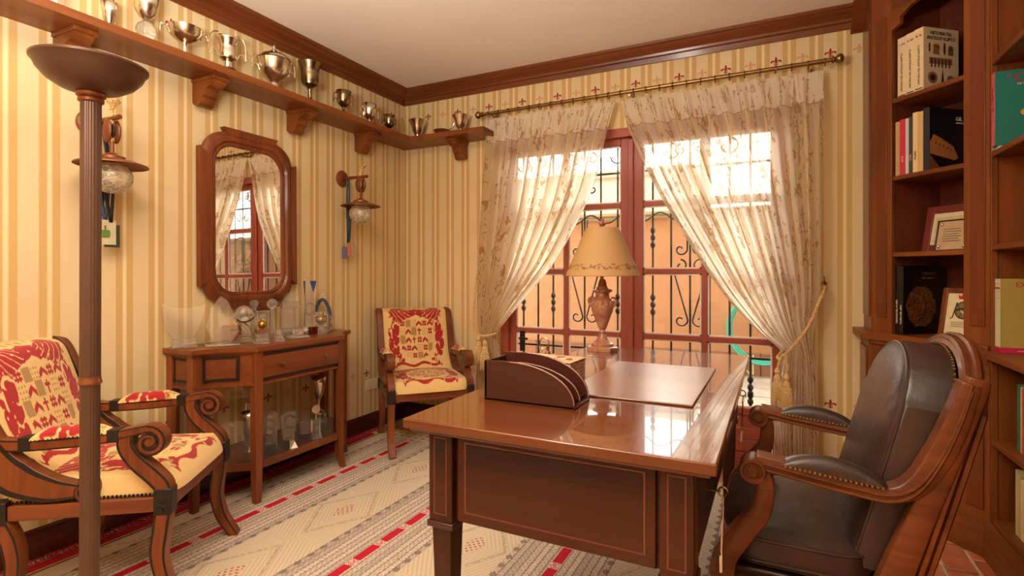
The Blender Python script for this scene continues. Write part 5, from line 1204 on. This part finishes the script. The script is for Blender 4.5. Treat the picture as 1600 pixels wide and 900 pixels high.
# fourth: big black book with ornate photo, certificate, spines
z0 = .8755
blk = plain('black_gloss', lin(20, 16, 14), .25, coat=.3)
for k, (t_, h, lb) in enumerate(((.018, .335, 'black spined book, leftmost on the lowest niche shelf'), (.022, .33, 'tall black book with a knotted bronze ornament pictured on its cover'))):
    o = book(bc(.115+k*.019, .02, z0), lb, ang, t_, h, (.17, .255)[k], blk, blk); spine_text(o, ['TESOROS DEL MUSEO', 'MUSEO DEL ORO'][k], t_, h, .012, inkw, .05)
gild = Mt('gilt_photo'); n = gild.noise(28, 5, dist=3); gild.set(gild.ramp(n, [(.35, lin(24, 12, 6)), (.55, lin(130, 78, 34)), (.75, lin(190, 132, 66))]), .35, .3).bump(n, .6, .01)
m_ = MB(); m_.prism([(a_+.006*math.sin(k*2.3), b_+.005*math.sin(k*1.7)) for k, (a_, b_) in enumerate(circ(.105, .135, .088, 26, .1))], 'x', .0215, .0228); m_.build('cover_photo', gild.m, o)
bz = plain('ink_bronze', lin(120, 84, 50), .5)
text('title', 'TESOROS', .020, o, (.0222, .11, .29), (0, 1, 0), (0, 0, 1), bz); text('lettering', 'DEL MUSEO', .014, o, (.0222, .11, .27), (0, 1, 0), (0, 0, 1), bz)
o = frame(bc(.292, .05, z0), ang-.05, 'wood framed club certificate with a red crown and green crest', .20, .235, .024, W['chairz'], ivory, .16)
def dec2(poly, mat, y=.0055, nm='crest'): m_ = MB().prism(poly, 'y', y-.0006, y); return m_.build(nm, mat, o)
gco = plain('crest_olive', lin(120, 112, 58), .5); dec2(circ(.10, .135, .04, 22), inkb); dec2(circ(.10, .135, .034, 22), gco, .0048); dec2([(.066, .13), (.134, .142), (.134, .152), (.066, .14)], inkb, .0044); dec2([(.088, .135), (.10, .118), (.112, .135), (.105, .135), (.10, .127), (.095, .135)], inkw, .0040)
dec2([(.075, .185), (.125, .185), (.13, .205), (.117, .197), (.11, .21), (.10, .20), (.09, .21), (.083, .197), (.07, .205)], inkr)
for s in (-1, 1): MB().tube([(.10+s*.03, .0045, .17), (.10+s*.045, .0045, .10), (.10+s*.055, .0045, .095)], .002, 4).tube([(.10-s*.03, .0045, .165), (.10+s*.02, .0045, .10)], .0015, 4).build('golf_club', inkb, o)
for k in range(3): dec2(rc(.05, .15, .06+k*.009, .0625+k*.009), stn, nm='text_line')
# right bookcase books: spine faces -x, cover faces -y (rz = -90deg: local -y -> -x ; local +x -> -y)
RZ = -PI/2
teal = plain('teal_cover', lin(44, 122, 112), .35, noise=.03); pinkm = plain('pink_spine', lin(206, 92, 112), .4); grn = plain('green_spine', lin(150, 158, 96), .5)
book((3.533, -.725, 1.6705), 'book with a green and cream spine left of the teal book', RZ, .018, .275, .19, plain('cover_sage', lin(190, 180, 130), .4), grn)
o = book((3.527, -.745, 1.6805), 'large teal book with a pink spine and red title on the right bookcase', RZ, .034, .295, .27, teal, pinkm)
MB().box(-.018, .034, .01, .2, -.0095, -.0005).build('book_rest', plain_paper, o)
text('title', 'El', .020, o, (.0345, .035, .265), (0, 1, 0), (0, 0, 1), inkr); text('title', 'CA', .05, o, (.0345, .055, .247), (0, 1, 0), (0, 0, 1), inkr); text('lettering', 'DE MI', .012, o, (.0345, .065, .234), (0, 1, 0), (0, 0, 1), inkw)
spine_text(o, 'EL CANTO', .034, .29, .02, inkr, .14)
o_ = plain('chili_orange', lin(226, 150, 60), .4); MB().prism(circ(.115, .125, .04, 18, .018), 'x', .0338, .0346).build('picture', o_, o); MB().prism([(.085, .21), (.12, .19), (.2, .24), (.2, .14), (.10, .165), (.12, .175)], 'x', .0338, .0344).build('picture', plain('print_dark_green', lin(28, 60, 52), .4), o)
olive = plain('olive_cover', lin(170, 146, 74), .4, noise=.03); pale = plain('pale_spine', lin(214, 212, 176), .4); pk = plain('magenta_band', lin(186, 36, 78), .4)
for k in range(2):
    o = book((3.545, -.722-k*.026, .8555), ['pale spined exhibition volume against the bookcase stile', 'olive covered exhibition volume with a magenta band at its foot'][k], RZ, .0245, .295, .27, olive, pale)
    MB().box(-.0002, .0250, -.0042, .27, 0, .022).build('band', pk, o)
    text('lettering', 'EXON', .009, o, (.003, -.0042, .255), (1, 0, 0), (0, 0, 1), inkr); MB().box(.002, .022, -.0042, -.0032, .275, .277).build('spine_rule', inkr, o); MB().box(.002, .022, -.0042, -.0032, .215, .216).build('spine_rule', inkr, o)
text('title', 'EXO', .028, o, (.0249, .045, .262), (0, 1, 0), (0, 0, 1), inkr); text('lettering', 'HISTORIA UNIVERSAL', .006, o, (.0254, .05, .008), (0, 1, 0), (0, 0, 1), inkw)
y = -.86
for (t_, h, c_, lb) in ((.03, .255, (60, 110, 80), 'green spined book under the counter of the right bookcase'), (.012, .25, (206, 180, 140), 'thin buff book between the green and grey ones, right bookcase'), (.022, .245, (190, 70, 60), 'red spined book under the counter of the right bookcase'), (.03, .25, (120, 120, 150), 'grey blue book under the counter of the right bookcase'), (.03, .24, (210, 190, 150), 'buff book at the frame edge under the counter')):
    m0 = plain('cover_r%d' % int(-y*1000), lin(*c_), .5, noise=.05); book((3.57, y, .4955), lb, RZ, t_, h, .2, m0, m0); y -= t_+.0015
y = -.845
for (t_, h, c_, lb) in ((.022, .25, (200, 196, 150), 'tall sage book on the bottom shelf of the right bookcase'), (.022, .24, (206, 180, 110), 'yellow ochre book on the bottom shelf of the right bookcase'), (.03, .225, (224, 208, 160), 'cream book with green print on the bottom shelf'), (.03, .23, (120, 140, 90), 'green book at the frame edge of the bottom shelf')):
    m0 = plain('cover_s%d' % int(-y*1000), lin(*c_), .5, noise=.05); book((3.57, y, .1705), lb, RZ, t_, h, .2, m0, m0); y -= t_+.0015
t = thing('crystal_rock', 'small white crystal ornament on the middle right bookcase shelf', 'ornament', (3.60, -.985, 1.2905))
MB().lathe([(.03, 0), (.036, .012), (.03, .03), (.016, .04), (0, .042)], seg=7, smooth=False).build('facets', white, t)
